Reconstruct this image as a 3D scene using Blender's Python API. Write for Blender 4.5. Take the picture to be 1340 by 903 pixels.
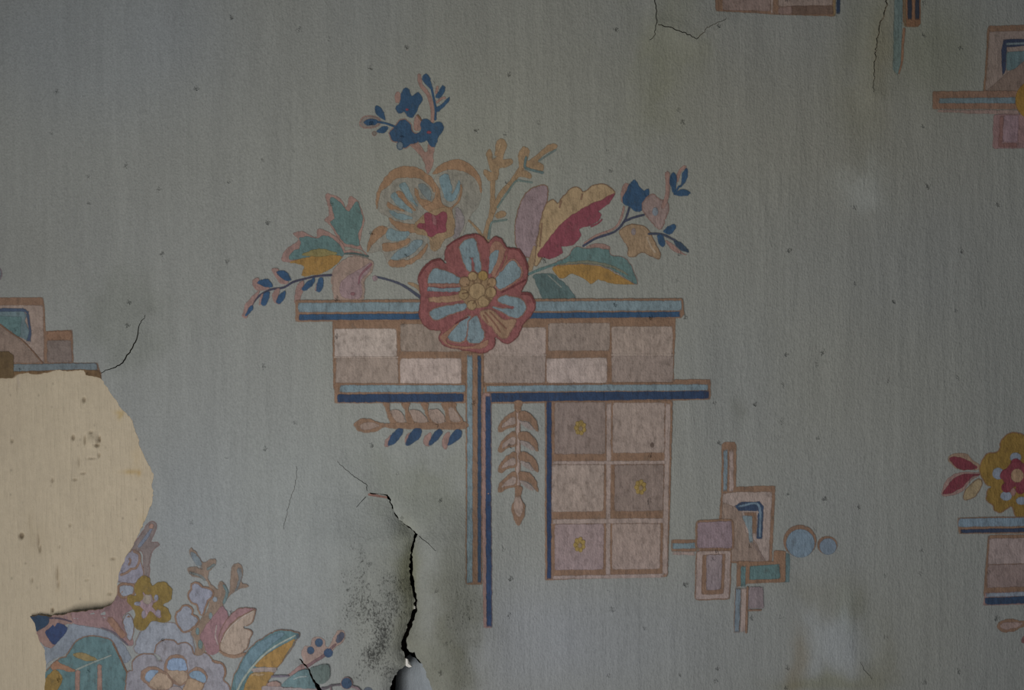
import bpy, math
import numpy as np
from mathutils import Vector
from mathutils.geometry import delaunay_2d_cdt

for o in list(bpy.data.objects):
    bpy.data.objects.remove(o, do_unlink=True)
scene = bpy.context.scene
COL = scene.collection

# ---------------------------------------------------------------- scale
S = 0.0006                 # metres of wall per photo pixel: the view is about 0.8 m wide
ZC = 1.40                  # height of the picture centre above the floor


def W(px, py, h=0.0):
    """wall coordinates (photo pixels, height off the wall in pixels) -> world"""
    return ((px - 670.0) * S, -h * S, ZC + (451.5 - py) * S)


# ---------------------------------------------------------------- camera
DIST = 1.10
cam_data = bpy.data.cameras.new('camera')
cam_data.sensor_width = 36.0
cam_data.lens = 36.0 * DIST / (1340 * S)
cam_data.clip_start = 0.01
cam = bpy.data.objects.new('camera', cam_data)
cam.location = (0, -DIST, ZC)
cam.rotation_euler = (math.radians(90), 0, 0)
COL.objects.link(cam)
scene.camera = cam

# ---------------------------------------------------------------- light
world = bpy.data.worlds.new('room_dusk')
scene.world = world
world.use_nodes = True
world.node_tree.nodes['Background'].inputs[0].default_value = (0.75, 0.82, 0.9, 1)
world.node_tree.nodes['Background'].inputs[1].default_value = 0.115


def area(name, loc, target, sx, sy, power, color):
    d = bpy.data.lights.new(name, 'AREA')
    d.shape = 'RECTANGLE'
    d.size, d.size_y = sx, sy
    d.energy = power
    d.color = color
    o = bpy.data.objects.new(name, d)
    o.location = loc
    v = Vector(target) - Vector(loc)
    o.rotation_euler = v.to_track_quat('-Z', 'Y').to_euler()
    COL.objects.link(o)
    return o


# unseen soft light low on the left, spread and aim shaped for edge darkening
low_left = area('low_left_light', (-0.43, -0.80, ZC - 0.44), (0.10, 0, ZC + 0.16), 0.62, 0.62, 2.62, (1.0, 0.985, 0.96))
low_left.data.spread = math.radians(108)

vs = scene.view_settings
vs.view_transform = 'Standard'
vs.look = 'None'
vs.gamma = 1.0
vs.exposure = 0.0
vs.use_curve_mapping = False

# ---------------------------------------------------------------- noise and relief
rng = np.random.RandomState(7)
LAT = rng.rand(257, 257)


def vnoise(x, y):
    x = np.asarray(x, float); y = np.asarray(y, float)
    xi = np.floor(x).astype(int); yi = np.floor(y).astype(int)
    fx = x - xi; fy = y - yi
    fx = fx * fx * fx * (fx * (fx * 6 - 15) + 10); fy = fy * fy * fy * (fy * (fy * 6 - 15) + 10)
    a = LAT[xi % 256, yi % 256]; b = LAT[(xi + 1) % 256, yi % 256]
    c = LAT[xi % 256, (yi + 1) % 256]; d = LAT[(xi + 1) % 256, (yi + 1) % 256]
    return (a * (1 - fx) + b * fx) * (1 - fy) + (c * (1 - fx) + d * fx) * fy


def seg_dist(P, poly, closed=True):
    """distance of points P (n,2) to a polyline"""
    A = np.asarray(poly, float)
    B = np.roll(A, -1, axis=0)
    if not closed:
        A, B = A[:-1], B[:-1]
    out = np.full(len(P), 1e9)
    for k in range(0, len(P), 4000):
        Q = P[k:k + 4000]
        d = B - A
        L = np.maximum((d * d).sum(1), 1e-9)
        t = np.clip(((Q[:, None, :] - A[None]) * d[None]).sum(2) / L[None], 0, 1)
        C = A[None] + t[:, :, None] * d[None]
        out[k:k + 4000] = np.sqrt(((Q[:, None, :] - C) ** 2).sum(2)).min(1)
    return out


def inside(P, poly):
    A = np.asarray(poly, float); B = np.roll(A, -1, axis=0)
    res = np.zeros(len(P), bool)
    for k in range(0, len(P), 4000):
        x = P[k:k + 4000, 0][:, None]; y = P[k:k + 4000, 1][:, None]
        cond = (A[None, :, 1] > y) != (B[None, :, 1] > y)
        dy = B[None, :, 1] - A[None, :, 1]
        dy = np.where(np.abs(dy) < 1e-9, 1e-9, dy)
        xx = A[None, :, 0] + (y - A[None, :, 1]) * (B[None, :, 0] - A[None, :, 0]) / dy
        res[k:k + 4000] = (cond & (x < xx)).sum(1) % 2 == 1
    return res


FR = [0.0, 0.0, 1.0]


def Z(ox, oy, s):
    """coordinates that follow are read off an enlargement of the print: origin and scale"""
    FR[:] = [ox, oy, s]


def P(txt):
    if not isinstance(txt, str):
        return [tuple(p) for p in txt]
    r = []
    for t in txt.split():
        a = t.split(',')
        r.append((FR[0] + float(a[0]) / FR[2], FR[1] + float(a[1]) / FR[2]))
    return r


def rough(pts, step, amp, closed=True, seed=0.0):
    """densify a polyline and make it ragged"""
    out = []
    n = len(pts)
    for i in range(n if closed else n - 1):
        a = np.array(pts[i]); b = np.array(pts[(i + 1) % n])
        m = max(1, int(round(np.hypot(*(b - a)) / step)))
        for k in range(m):
            out.append(a + (b - a) * k / m)
    if not closed:
        out.append(np.array(pts[-1]))
    out = np.array(out)
    dx = vnoise(out[:, 0] / 3.1 + seed, out[:, 1] / 3.1) - .5
    dy = vnoise(out[:, 0] / 3.1 + 40 + seed, out[:, 1] / 3.1 + 9) - .5
    return [(x + amp * 2 * u, y + amp * 2 * v) for (x, y), u, v in zip(out, dx, dy)]


# ---------------------------------------------------------------- tear and cracks in the paper
TEAR = [(-170, 548), (-128, 516), (-84, 507), (-60, 498), (-32, 500), (0, 495.5), (18, 494), (24, 490), (38, 487.5), (46, 489.5), (60, 488), (72, 484.5), (82, 484), (90, 486),
        (100, 484.5), (111, 484.5), (113, 491), (122, 491.5), (133, 495), (139, 504), (144, 513), (152, 523), (158, 534),
        (167, 541), (174, 552), (180, 570), (184, 586), (192, 602), (202, 621), (199, 634), (201, 645), (200, 656), (193, 675),
        (184, 695), (175, 715), (165, 730), (157, 750), (154, 765), (155, 778), (148, 790), (135, 795), (120, 797), (100, 799),
        (88, 802), (66, 806), (52, 804), (41, 806), (47, 815), (52, 835), (60, 850), (62, 872), (60, 903), (57, 945), (48, 985), (20, 1022), (-36, 1042), (-90, 1030), (-140, 1036), (-186, 985), (-214, 890), (-196, 800),
        (-208, 720), (-190, 640)]
CR_L = [(482, 644), (507, 648.5), (512, 660), (518, 676), (533, 689), (543.5, 697.5), (540, 710), (537.3, 725), (536.2, 748),
        (538, 765), (543, 783), (542, 795), (535, 812), (528, 834), (525, 842), (529, 855), (532, 862), (532, 870), (521, 877),
        (513, 890), (510, 905), (508, 940)]
CR_R = [(508, 646.5), (511.5, 655), (516, 668), (523, 680), (536, 689), (547, 698), (542.3, 712), (539.8, 726), (540.3, 745),
        (543, 765), (546.5, 783), (546.5, 797), (540, 815), (534, 832), (532, 840), (536, 852), (542, 852), (546, 860), (551, 866),
        (556, 878), (562, 895), (566, 910), (568, 940)]
Z(300, 800, 6.70)
C2_L = P("620,408 680,472 700,492 730,572 760,622 790,690 800,780")
C2_R = P("630,404 690,466 715,488 750,573 796,622 830,690 850,780")


def slit(pts, widths):
    pts = np.array(pts, float)
    n = len(pts)
    w = np.interp(np.arange(n), np.linspace(0, n - 1, len(widths)), widths) / 2
    t = np.gradient(pts, axis=0)
    t /= np.maximum(np.hypot(t[:, 0], t[:, 1])[:, None], 1e-6)
    nrm = np.stack([-t[:, 1], t[:, 0]], 1)
    return [tuple(p) for p in pts + nrm * w[:, None]] + [tuple(p) for p in (pts - nrm * w[:, None])[::-1]]


HAIR = []                                  # (centre line, widths)
Z(0, 330, 4.104)
HAIR.append((rough(P("548,648 600,625 655,600 695,545 730,490 755,385 785,335"), 2.2, 1.3, False), (.8, 1.7, 1.5, .7)))
Z(820, 0, 3.526)
HAIR.append((rough(P("112,-120 135,60 135,120 125,170 105,192"), 2.2, 1.3, False), (1.1, 1.2, .8)))
HAIR.append((rough(P("142,120 200,135 270,160 322,184 370,135 460,88"), 2.2, 1.5, False), (1.2, 1.2, .9, .6)))
HAIR.append((rough(P("1215,-140 1190,50 1165,120 1150,200 1142,270 1140,350 1132,430"), 2.2, 1.7, False), (2.2, 1.6, 1.3, .7)))
Z(400, 600, 2.98)
HAIR.append((rough(P("125,12 180,60 238,100 243,124"), 2.2, 1.1, False), (.5, .7, .9)))
HAIR.append((rough(P("446,300 480,325 512,352"), 2.2, 0.9, False), (1.0, .5)))
HAIR.append((rough(P("236,146 200,190"), 2.2, 0.9, False), (.9, .5)))
Z(350, 580, 2.797)
HAIR.append((rough(P("110,85 103,150 78,230 62,310"), 2.2, 1.1, False), (.55, .5)))
Z(1000, 740, 5.54)
HAIR.append((rough(P("690,690 720,750 780,820"), 2.2, 0.9, False), (.5, .6, .5)))

TEAR = rough(TEAR, 2.5, 1.0)
MAIN = rough(CR_L, 1.8, 1.3, False) + rough(CR_R[::-1], 1.8, 1.1, False, 5.0)
SECOND = rough(C2_L, 1.8, .8, False) + rough(C2_R[::-1], 1.8, .8, False, 5.0)
HOLES = [TEAR, MAIN, SECOND] + [slit(p, w) for p, w in HAIR]
CRACK_LINE = [np.array(CR_L[:15]), np.array(CR_R[:15]), np.array(C2_L)]
FLAP_HOLE = [(532, 866), (551, 866), (562, 895), (568, 940), (508, 940), (513, 890), (521, 877)]


def gau(x, y, cx, cy, sx, sy):
    return np.exp(-((x - cx) / sx) ** 2 - ((y - cy) / sy) ** 2)


def height(Pn):
    """how far the paper stands off the wall, in pixels"""
    Pn = np.asarray(Pn, float)
    x, y = Pn[:, 0], Pn[:, 1]
    h = 3.2 + 5.0 * (vnoise(x / 210 + 3, y / 260 + 8) - .5) + 2.2 * (vnoise(x / 90 + 13, y / 140 + 2) - .5)
    h += 1.0 * (vnoise(x / 38 + 5, y / 190 + 7) - .5)
    h += .55 * (vnoise(x / 17 + 25, y / 60 + 17) - .5)
    # the paper bellies out round the big crack and its lips turn in
    near = gau(x, y, 545, 780, 130, 170)
    far = near > .01
    d1 = np.full(len(x), 1e3)
    if far.any():
        q = Pn[far]
        d = np.minimum(seg_dist(q, CR_L, False), seg_dist(q, CR_R, False))
        d1[far] = d
    ramp = np.clip((y - 645) / 60, 0, 1)
    h += near * 16 * ramp
    h -= ramp * 13 * np.exp(-d1 / 8.0)
    h += 6 * gau(x, y, 585, 770, 26, 110)
    h += 5 * gau(x, y, 505, 800, 26, 80)
    d2 = np.full(len(x), 1e3)
    m = (np.abs(x - 405) < 90) & (y > 800)
    if m.any():
        d2[m] = np.minimum(seg_dist(Pn[m], C2_L, False), seg_dist(Pn[m], C2_R, False))
    h += 6 * gau(x, y, 410, 890, 40, 50) - 3.5 * np.exp(-d2 / 6)
    # lifted edges along the tear
    h += 9.0 * np.exp(-((y - 803) / 20) ** 2) * np.clip((x - 72) / 30, 0, 1) * np.clip((170 - x) / 30, 0, 1)
    h += 2.5 * gau(x, y, 60, 470, 70, 25)
    # creases and lifted lips at the hair cracks
    for (p, w), amp, sd in zip(HAIR, (1.8, 2.2, 2.2, 3.5, 1.2, 1.6, 1.2, 1.0, 1.0), (14, 12, 12, 16, 10, 12, 8, 8, 10)):
        p = np.array(p)
        m = (x > p[:, 0].min() - 50) & (x < p[:, 0].max() + 50) & (y > p[:, 1].min() - 50) & (y < p[:, 1].max() + 50)
        if m.any():
            d = seg_dist(Pn[m], p, False)
            h[m] += amp * np.exp(-(d / sd) ** 2)
    # flat blisters
    h += 3.5 * gau(x, y, 1093, 838, 46, 52) + 2 * gau(x, y, 1123, 238, 30, 30) + 2.0 * gau(x, y, 163, 430, 40, 50)
    h += 2.5 * gau(x, y, 905, 20, 40, 40) + 2.5 * gau(x, y, 355, 10, 14, 40)
    return np.maximum(h, 1.2)


STAINS_TONES = [  # x, y, rx, ry, colour multiplier
    (250, 780, 260, 200, (1.03, 1.06, 1.13)), (470, 640, 180, 120, (1.02, 1.04, 1.05)), (130, 60, 170, 120, (.97, 1.0, 1.07)),  # first: broad bluish lift over the lower left
    (690, 840, 100, 80, (1.04, 1.05, 1.12)), (800, 830, 140, 80, (1.0, 1.01, 1.06)),
    (875, 50, 50, 60, (.94, .94, .86)), (850, 110, 50, 60, (.97, .97, .91)), (1132, 90, 34, 110, (.96, .95, .88)),
    (1155, 60, 14, 60, (1.05, 1.0, .92)), (1190, 30, 90, 60, (.90, .90, .85)), (1230, 80, 60, 60, (.9, .91, .84)),
    (1050, 120, 300, 180, (.98, .96, .93)), (720, 40, 260, 120, (.97, .96, .93)),
    (600, 800, 34, 120, (.76, .75, .68)), (575, 865, 40, 60, (.86, .85, .78)), (532, 755, 15, 60, (.82, .80, .62)),  # last: olive tone and lip shade painted left of the crack
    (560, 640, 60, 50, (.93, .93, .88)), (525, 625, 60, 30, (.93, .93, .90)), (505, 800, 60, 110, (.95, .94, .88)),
    (165, 425, 50, 55, (.90, .91, .88)), (30, 330, 60, 60, (.95, .94, .92)),
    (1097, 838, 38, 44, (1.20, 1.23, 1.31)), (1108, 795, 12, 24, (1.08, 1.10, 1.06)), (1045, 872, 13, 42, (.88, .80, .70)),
    (1085, 893, 60, 14, (.86, .84, .70)), (1150, 870, 20, 55, (.90, .88, .81)), (1085, 775, 50, 26, (.93, .91, .86)),
    (1128, 795, 12, 20, (.85, .84, .78)),
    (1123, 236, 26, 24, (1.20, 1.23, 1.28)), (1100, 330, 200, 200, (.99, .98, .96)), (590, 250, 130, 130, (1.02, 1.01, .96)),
    (965, 545, 10, 16, (.86, .86, .84)), (690, 260, 300, 200, (1.02, 1.02, .99)),
]
MOLDS = [(490, 790, 40, 90, .75), (500, 850, 44, 50, 1.0), (520, 800, 22, 60, .7), (470, 745, 30, 60, .45), (600, 830, 45, 80, .5),
         (165, 430, 40, 50, .28), (450, 830, 40, 40, .45), (500, 700, 30, 40, .25), (1120, 790, 30, 30, .2), (620, 890, 40, 40, .4)]


def stain_tone(Pn):
    x, y = Pn[:, 0], Pn[:, 1]
    wx = x + 46 * (vnoise(x / 33, y / 33) - .5) + 20 * (vnoise(x / 11, y / 15) - .5)
    wy = y + 60 * (vnoise(x / 31 + 50, y / 40 + 20) - .5) + 24 * (vnoise(x / 12 + 5, y / 14) - .5)
    c = np.ones((len(x), 3))
    t = vnoise(x / 120 + 60, y / 170 + 30)
    c *= 1 + (t - .5)[:, None] * np.array([.05, .03, -.03])
    t = vnoise(x / 26 + 70, y / 160 + 3)
    c *= 1 + (t - .5)[:, None] * np.array([.06, .06, .055])
    for cx, cy, rx, ry, m in STAINS_TONES:
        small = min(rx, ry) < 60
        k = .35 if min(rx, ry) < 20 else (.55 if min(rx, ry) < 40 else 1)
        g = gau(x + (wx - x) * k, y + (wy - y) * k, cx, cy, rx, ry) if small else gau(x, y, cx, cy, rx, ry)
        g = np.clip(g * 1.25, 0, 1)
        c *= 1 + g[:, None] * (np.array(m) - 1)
    mo = np.zeros(len(x))
    for cx, cy, rx, ry, a in MOLDS:
        mo = np.maximum(mo, 1.3 * a * gau(wx, wy, cx, cy, rx * 1.1, ry * 1.1))
    return c, mo


# ---------------------------------------------------------------- materials
KALB = 1.62                # albedo against the colour seen in the photo's light


def lin(c):
    r = []
    for v in c:
        v /= 255.0
        r.append(v / 12.92 if v <= .04045 else ((v + .055) / 1.055) ** 2.4)
    return r


def nd(t, typ, **kw):
    n = t.nodes.new(typ)
    for k, v in kw.items():
        setattr(n, k, v)
    return n


def math_n(t, op, a, b=None, c=None, clamp=False):
    n = nd(t, 'ShaderNodeMath', operation=op, use_clamp=clamp)
    for i, v in enumerate((a, b, c)):
        if v is None:
            continue
        if isinstance(v, (int, float)):
            n.inputs[i].default_value = v
        else:
            t.links.new(v, n.inputs[i])
    return n.outputs[0]


def stretch(t, vec, sx, sz, off=0.0):
    m = nd(t, 'ShaderNodeVectorMath', operation='MULTIPLY_ADD')
    t.links.new(vec, m.inputs[0])
    m.inputs[1].default_value = (sx / S, sx / S, sz / S)
    m.inputs[2].default_value = (off, off * .7, off * 1.3)
    return m.outputs[0]


def noise_n(t, vec, detail=2.0, rough_=.55):
    n = nd(t, 'ShaderNodeTexNoise')
    n.inputs['Scale'].default_value = 1.0
    n.inputs['Detail'].default_value = detail
    n.inputs['Roughness'].default_value = rough_
    t.links.new(vec, n.inputs['Vector'])
    return n.outputs['Fac']


def surface_group():
    g = bpy.data.node_groups.new('paper_surface', 'ShaderNodeTree')
    g.interface.new_socket('Tint', in_out='OUTPUT', socket_type='NodeSocketColor')
    g.interface.new_socket('Normal', in_out='OUTPUT', socket_type='NodeSocketVector')
    g.interface.new_socket('Grain', in_out='OUTPUT', socket_type='NodeSocketFloat')
    out = nd(g, 'NodeGroupOutput')
    pos = nd(g, 'ShaderNodeNewGeometry').outputs['Position']
    fib = noise_n(g, stretch(g, pos, .34, .11), 3.0)          # vertical fibres of the paper
    grain = noise_n(g, stretch(g, pos, .46, .33, 11), 2.0, .6)
    streak = noise_n(g, stretch(g, pos, .11, .0065, 21), 3.0, .6)
    wide = noise_n(g, stretch(g, pos, .07, .012, 5), 2.0)
    vor = nd(g, 'ShaderNodeTexVoronoi', voronoi_dimensions='2D')  # pricks and dents
    vor.inputs['Scale'].default_value = 1.0
    sep = nd(g, 'ShaderNodeSeparateXYZ')
    g.links.new(stretch(g, pos, .022, .019, 3), sep.inputs[0])
    cmb = nd(g, 'ShaderNodeCombineXYZ')
    g.links.new(sep.outputs[0], cmb.inputs[0]); g.links.new(sep.outputs[2], cmb.inputs[1])
    g.links.new(cmb.outputs[0], vor.inputs['Vector'])
    pd = math_n(g, 'MULTIPLY_ADD', math_n(g, 'SUBTRACT', grain, .5), .22, vor.outputs['Distance'])
    pit = math_n(g, 'SUBTRACT', 1.0, math_n(g, 'MULTIPLY', pd, 17.0), clamp=True)
    pick = math_n(g, 'MULTIPLY', math_n(g, 'SUBTRACT', nd_sep(g, vor.outputs['Color']), .66), 2.6, clamp=True)
    pit = math_n(g, 'MULTIPLY', pit, pick)
    h = math_n(g, 'MULTIPLY_ADD', fib, .8, math_n(g, 'MULTIPLY', grain, .9))
    h = math_n(g, 'MULTIPLY_ADD', streak, .9, h)
    h = math_n(g, 'MULTIPLY_ADD', wide, 1.1, h)
    h = math_n(g, 'MULTIPLY_ADD', pit, -2.2, h)
    b = nd(g, 'ShaderNodeBump')
    b.inputs['Strength'].default_value = .8
    b.inputs['Distance'].default_value = S * 1.1
    g.links.new(h, b.inputs['Height'])
    # dust caught by the grain, mould specks where the attribute says so
    v = math_n(g, 'MULTIPLY_ADD', fib, .22, .89)
    v = math_n(g, 'MULTIPLY', v, math_n(g, 'MULTIPLY_ADD', grain, .40, .80))
    v = math_n(g, 'MULTIPLY', v, math_n(g, 'MULTIPLY_ADD', wide, .10, .95))
    v = math_n(g, 'MULTIPLY', v, math_n(g, 'MULTIPLY_ADD', streak, .20, .90))
    v = math_n(g, 'MULTIPLY', v, math_n(g, 'MULTIPLY_ADD', pit, -.40, 1.0))
    mo = nd(g, 'ShaderNodeAttribute', attribute_name='mold').outputs['Fac']
    sp = noise_n(g, stretch(g, pos, .40, .27, 31), 3.0, .8)
    sp2 = noise_n(g, stretch(g, pos, .05, .035, 77), 3.0, .6)
    lo = math_n(g, 'SUBTRACT', .70, math_n(g, 'MULTIPLY', mo, math_n(g, 'MULTIPLY_ADD', sp2, .30, .09)))
    spk = math_n(g, 'MULTIPLY', math_n(g, 'SUBTRACT', sp, lo), 6.0, clamp=True)
    v = math_n(g, 'MULTIPLY', v, math_n(g, 'MULTIPLY_ADD', spk, -.74, 1.0))
    v = math_n(g, 'MULTIPLY', v, math_n(g, 'MULTIPLY_ADD', math_n(g, 'MULTIPLY', mo, sp2), -.24, 1.0))
    at = nd(g, 'ShaderNodeAttribute', attribute_name='stain_tone').outputs['Color']
    mx = nd(g, 'ShaderNodeVectorMath', operation='SCALE')
    g.links.new(at, mx.inputs[0])
    g.links.new(v, mx.inputs['Scale'])
    g.links.new(mx.outputs[0], out.inputs['Tint'])
    g.links.new(b.outputs[0], out.inputs['Normal'])
    g.links.new(grain, out.inputs['Grain'])
    return g


def nd_sep(t, col):
    s = nd(t, 'ShaderNodeSeparateColor')
    t.links.new(col, s.inputs[0])
    return s.outputs[0]


PAPER = surface_group()
MATS = {}


def material(rgb, ink=True, label='ink'):
    if ink:                                   # the inks have faded with the paper
        l = .3 * rgb[0] + .6 * rgb[1] + .1 * rgb[2]
        rgb = tuple((l + (v - l) * .80) * .965 for v in rgb)
    key = (tuple(rgb), ink)
    if key in MATS:
        return MATS[key]
    m = bpy.data.materials.new(label)
    m.use_nodes = True
    t = m.node_tree
    bs = t.nodes['Principled BSDF']
    g = nd(t, 'ShaderNodeGroup')
    g.node_tree = PAPER
    mul = nd(t, 'ShaderNodeVectorMath', operation='MULTIPLY')
    mul.inputs[1].default_value = [min(.95, v * KALB) for v in lin(rgb)]
    t.links.new(g.outputs['Tint'], mul.inputs[0])
    t.links.new(mul.outputs[0], bs.inputs['Base Color'])
    t.links.new(g.outputs['Normal'], bs.inputs['Normal'])
    bs.inputs['Roughness'].default_value = .85
    bs.inputs['Specular IOR Level'].default_value = .25
    if ink:
        e = nd(t, 'ShaderNodeAttribute', attribute_name='edge').outputs['Fac']
        geo = nd(t, 'ShaderNodeNewGeometry').outputs['Position']
        wear = noise_n(t, stretch(t, geo, .16, .10, 53), 3.0, .65)
        # ragged edge of the print, thin worn places in the ink
        a = math_n(t, 'MULTIPLY_ADD', g.outputs['Grain'], 1.2, math_n(t, 'MULTIPLY_ADD', e, 1.7, -.80))
        a = math_n(t, 'MULTIPLY', a, 1.0, clamp=True)
        w = math_n(t, 'MULTIPLY_ADD', math_n(t, 'SUBTRACT', wear, .50), -1.5, 1.0, clamp=True)
        a = math_n(t, 'MULTIPLY', a, w)
        gr = math_n(t, 'MULTIPLY_ADD', math_n(t, 'SUBTRACT', g.outputs['Grain'], .60), -3.2, 1.0, clamp=True)
        a = math_n(t, 'MULTIPLY', a, math_n(t, 'MULTIPLY_ADD', gr, .45, .55))
        t.links.new(a, bs.inputs['Alpha'])
        # blotchy, streaky coat of colour
        bl = noise_n(t, stretch(t, geo, .11, .07, 91), 3.0, .6)
        st = noise_n(t, stretch(t, geo, .30, .05, 17), 2.0, .5)
        v = math_n(t, 'MULTIPLY', math_n(t, 'MULTIPLY_ADD', bl, .55, .725), math_n(t, 'MULTIPLY_ADD', st, .36, .82))
        sc = nd(t, 'ShaderNodeVectorMath', operation='SCALE')
        t.links.new(mul.outputs[0], sc.inputs[0]); t.links.new(v, sc.inputs['Scale'])
        t.links.new(sc.outputs[0], bs.inputs['Base Color'])
    MATS[key] = m
    return m


# ---------------------------------------------------------------- meshes on the paper
def cdt(points, edges):
    r = delaunay_2d_cdt([Vector(p) for p in points], edges, [], 0, 1e-5)
    V = np.array([(v.x, v.y) for v in r[0]])
    T = np.array([f for f in r[2] if len(f) == 3], int)
    return V, T


def build(name, V, T, hgt, mats, mat_idx=None, edge=None, parent=None, smooth=True, st=None):
    a, b, c = V[T[:, 0]], V[T[:, 1]], V[T[:, 2]]
    ar = (b[:, 0] - a[:, 0]) * (c[:, 1] - a[:, 1]) - (b[:, 1] - a[:, 1]) * (c[:, 0] - a[:, 0])
    keep = np.abs(ar) > 1e-4
    T = T[keep].copy(); ar = ar[keep]
    if mat_idx is not None:
        mat_idx = np.asarray(mat_idx)[keep]
    flip = ar > 0                               # pixel y runs down
    T[flip] = T[flip][:, ::-1]
    used = np.unique(T)
    re = -np.ones(len(V), int); re[used] = np.arange(len(used))
    T = re[T]; V = V[used]; hgt = hgt[used]
    co = np.stack([(V[:, 0] - 670) * S, -hgt * S, ZC + (451.5 - V[:, 1]) * S], 1)
    me = bpy.data.meshes.new(name)
    me.from_pydata(co.tolist(), [], T.tolist())
    for m in mats:
        me.materials.append(m)
    if mat_idx is not None:
        me.polygons.foreach_set('material_index', np.asarray(mat_idx, np.int32))
    if smooth:
        me.polygons.foreach_set('use_smooth', np.ones(len(T), bool))
    if st is None:
        st = stain_tone(V)
    at = me.attributes.new('stain_tone', 'FLOAT_COLOR', 'POINT')
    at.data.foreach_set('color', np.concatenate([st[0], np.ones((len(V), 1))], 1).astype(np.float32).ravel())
    at = me.attributes.new('mold', 'FLOAT', 'POINT')
    at.data.foreach_set('value', st[1].astype(np.float32))
    if edge is not None:
        at = me.attributes.new('edge', 'FLOAT', 'POINT')
        at.data.foreach_set('value', edge[used].astype(np.float32))
    me.update()
    o = bpy.data.objects.new(name, me)
    COL.objects.link(o)
    if parent is not None:
        o.parent = parent
    return o


def smooth_closed(pts, step=2.6):
    p = np.array(pts, float)
    n = len(p)
    out = []
    for i in range(n):
        p0, p1, p2, p3 = p[i - 1], p[i], p[(i + 1) % n], p[(i + 2) % n]
        m = max(1, int(np.hypot(*(p2 - p1)) / step))
        for k in range(m):
            t = k / m
            out.append(.5 * ((2 * p1) + (p2 - p0) * t + (2 * p0 - 5 * p1 + 4 * p2 - p3) * t * t + (3 * p1 - p0 - 3 * p2 + p3) * t ** 3))
    return np.array(out)


def smooth_open(pts, step=2.6):
    p = np.array(pts, float)
    if len(p) < 3:
        n = max(2, int(np.hypot(*(p[-1] - p[0])) / step))
        return np.array([p[0] + (p[-1] - p[0]) * k / n for k in range(n + 1)])
    q = np.concatenate([[2 * p[0] - p[1]], p, [2 * p[-1] - p[-2]]])
    out = []
    for i in range(1, len(q) - 2):
        p0, p1, p2, p3 = q[i - 1], q[i], q[i + 1], q[i + 2]
        m = max(1, int(np.hypot(*(p2 - p1)) / step))
        for k in range(m):
            t = k / m
            out.append(.5 * ((2 * p1) + (p2 - p0) * t + (2 * p0 - 5 * p1 + 4 * p2 - p3) * t * t + (3 * p1 - p0 - 3 * p2 + p3) * t ** 3))
    out.append(p[-1])
    return np.array(out)


def dedupe(B):
    keep = [0]
    for i in range(1, len(B)):
        if np.hypot(*(B[i] - B[keep[-1]])) > .35:
            keep.append(i)
    if len(keep) > 3 and np.hypot(*(B[keep[-1]] - B[0])) < .35:
        keep.pop()
    return B[keep]


def offset(B, w):
    t = np.roll(B, -1, 0) - np.roll(B, 1, 0)
    t /= np.maximum(np.hypot(t[:, 0], t[:, 1])[:, None], 1e-6)
    n = np.stack([t[:, 1], -t[:, 0]], 1)
    area2 = (B[:, 0] * np.roll(B[:, 1], -1) - np.roll(B[:, 0], -1) * B[:, 1]).sum()
    if area2 < 0:
        n = -n
    return B + n * w


LAYERS = []                 # what is already printed: (bbox, outline, samples, layer)
GAP = .10


def fill(B, w_in=2.3):
    """triangulate outline B with a thin feather ring; returns V, T, edge"""
    B = dedupe(np.asarray(B))
    n = len(B)
    pts = [B]
    left = np.ones(n, bool)
    for w in (w_in, w_in * .6, w_in * .35):
        q = offset(B, -w)
        ok = left & inside(q, B)
        if ok.any():
            ok[ok] = seg_dist(q[ok], B) > .85 * w
        pts.append(q[ok])
        left &= ~ok
    x0, y0 = B.min(0); x1, y1 = B.max(0)
    gx, gy = np.meshgrid(np.arange(x0 + 3, x1, 7.0), np.arange(y0 + 3, y1, 7.0))
    G = np.stack([gx.ravel(), gy.ravel()], 1)
    if len(G):
        G = G + (vnoise(G[:, 0] * 1.7, G[:, 1] * 1.3)[:, None] - .5)
        G = G[inside(G, B)]
    if len(G):
        G = G[seg_dist(G, B) > 3.0]
        pts.append(G)
    A = np.concatenate(pts)
    E = [(i, (i + 1) % n) for i in range(n)]
    holes = []
    for H in HOLES:
        Ha = np.array(H)
        if (Ha[:, 0].min() < x1) and (Ha[:, 0].max() > x0) and (Ha[:, 1].min() < y1) and (Ha[:, 1].max() > y0):
            holes.append(Ha)
            k = len(A)
            A = np.concatenate([A, Ha])
            E += [(k + i, k + (i + 1) % len(Ha)) for i in range(len(Ha))]
    V, T = cdt(A.tolist(), E)
    C = V[T].mean(1)
    m = inside(C, B)
    for Ha in holes:
        m &= ~inside(C, Ha)
    T = T[m]
    edge = np.clip(seg_dist(V, B) / .4, 0, 1)
    return V, T, edge, B


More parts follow.
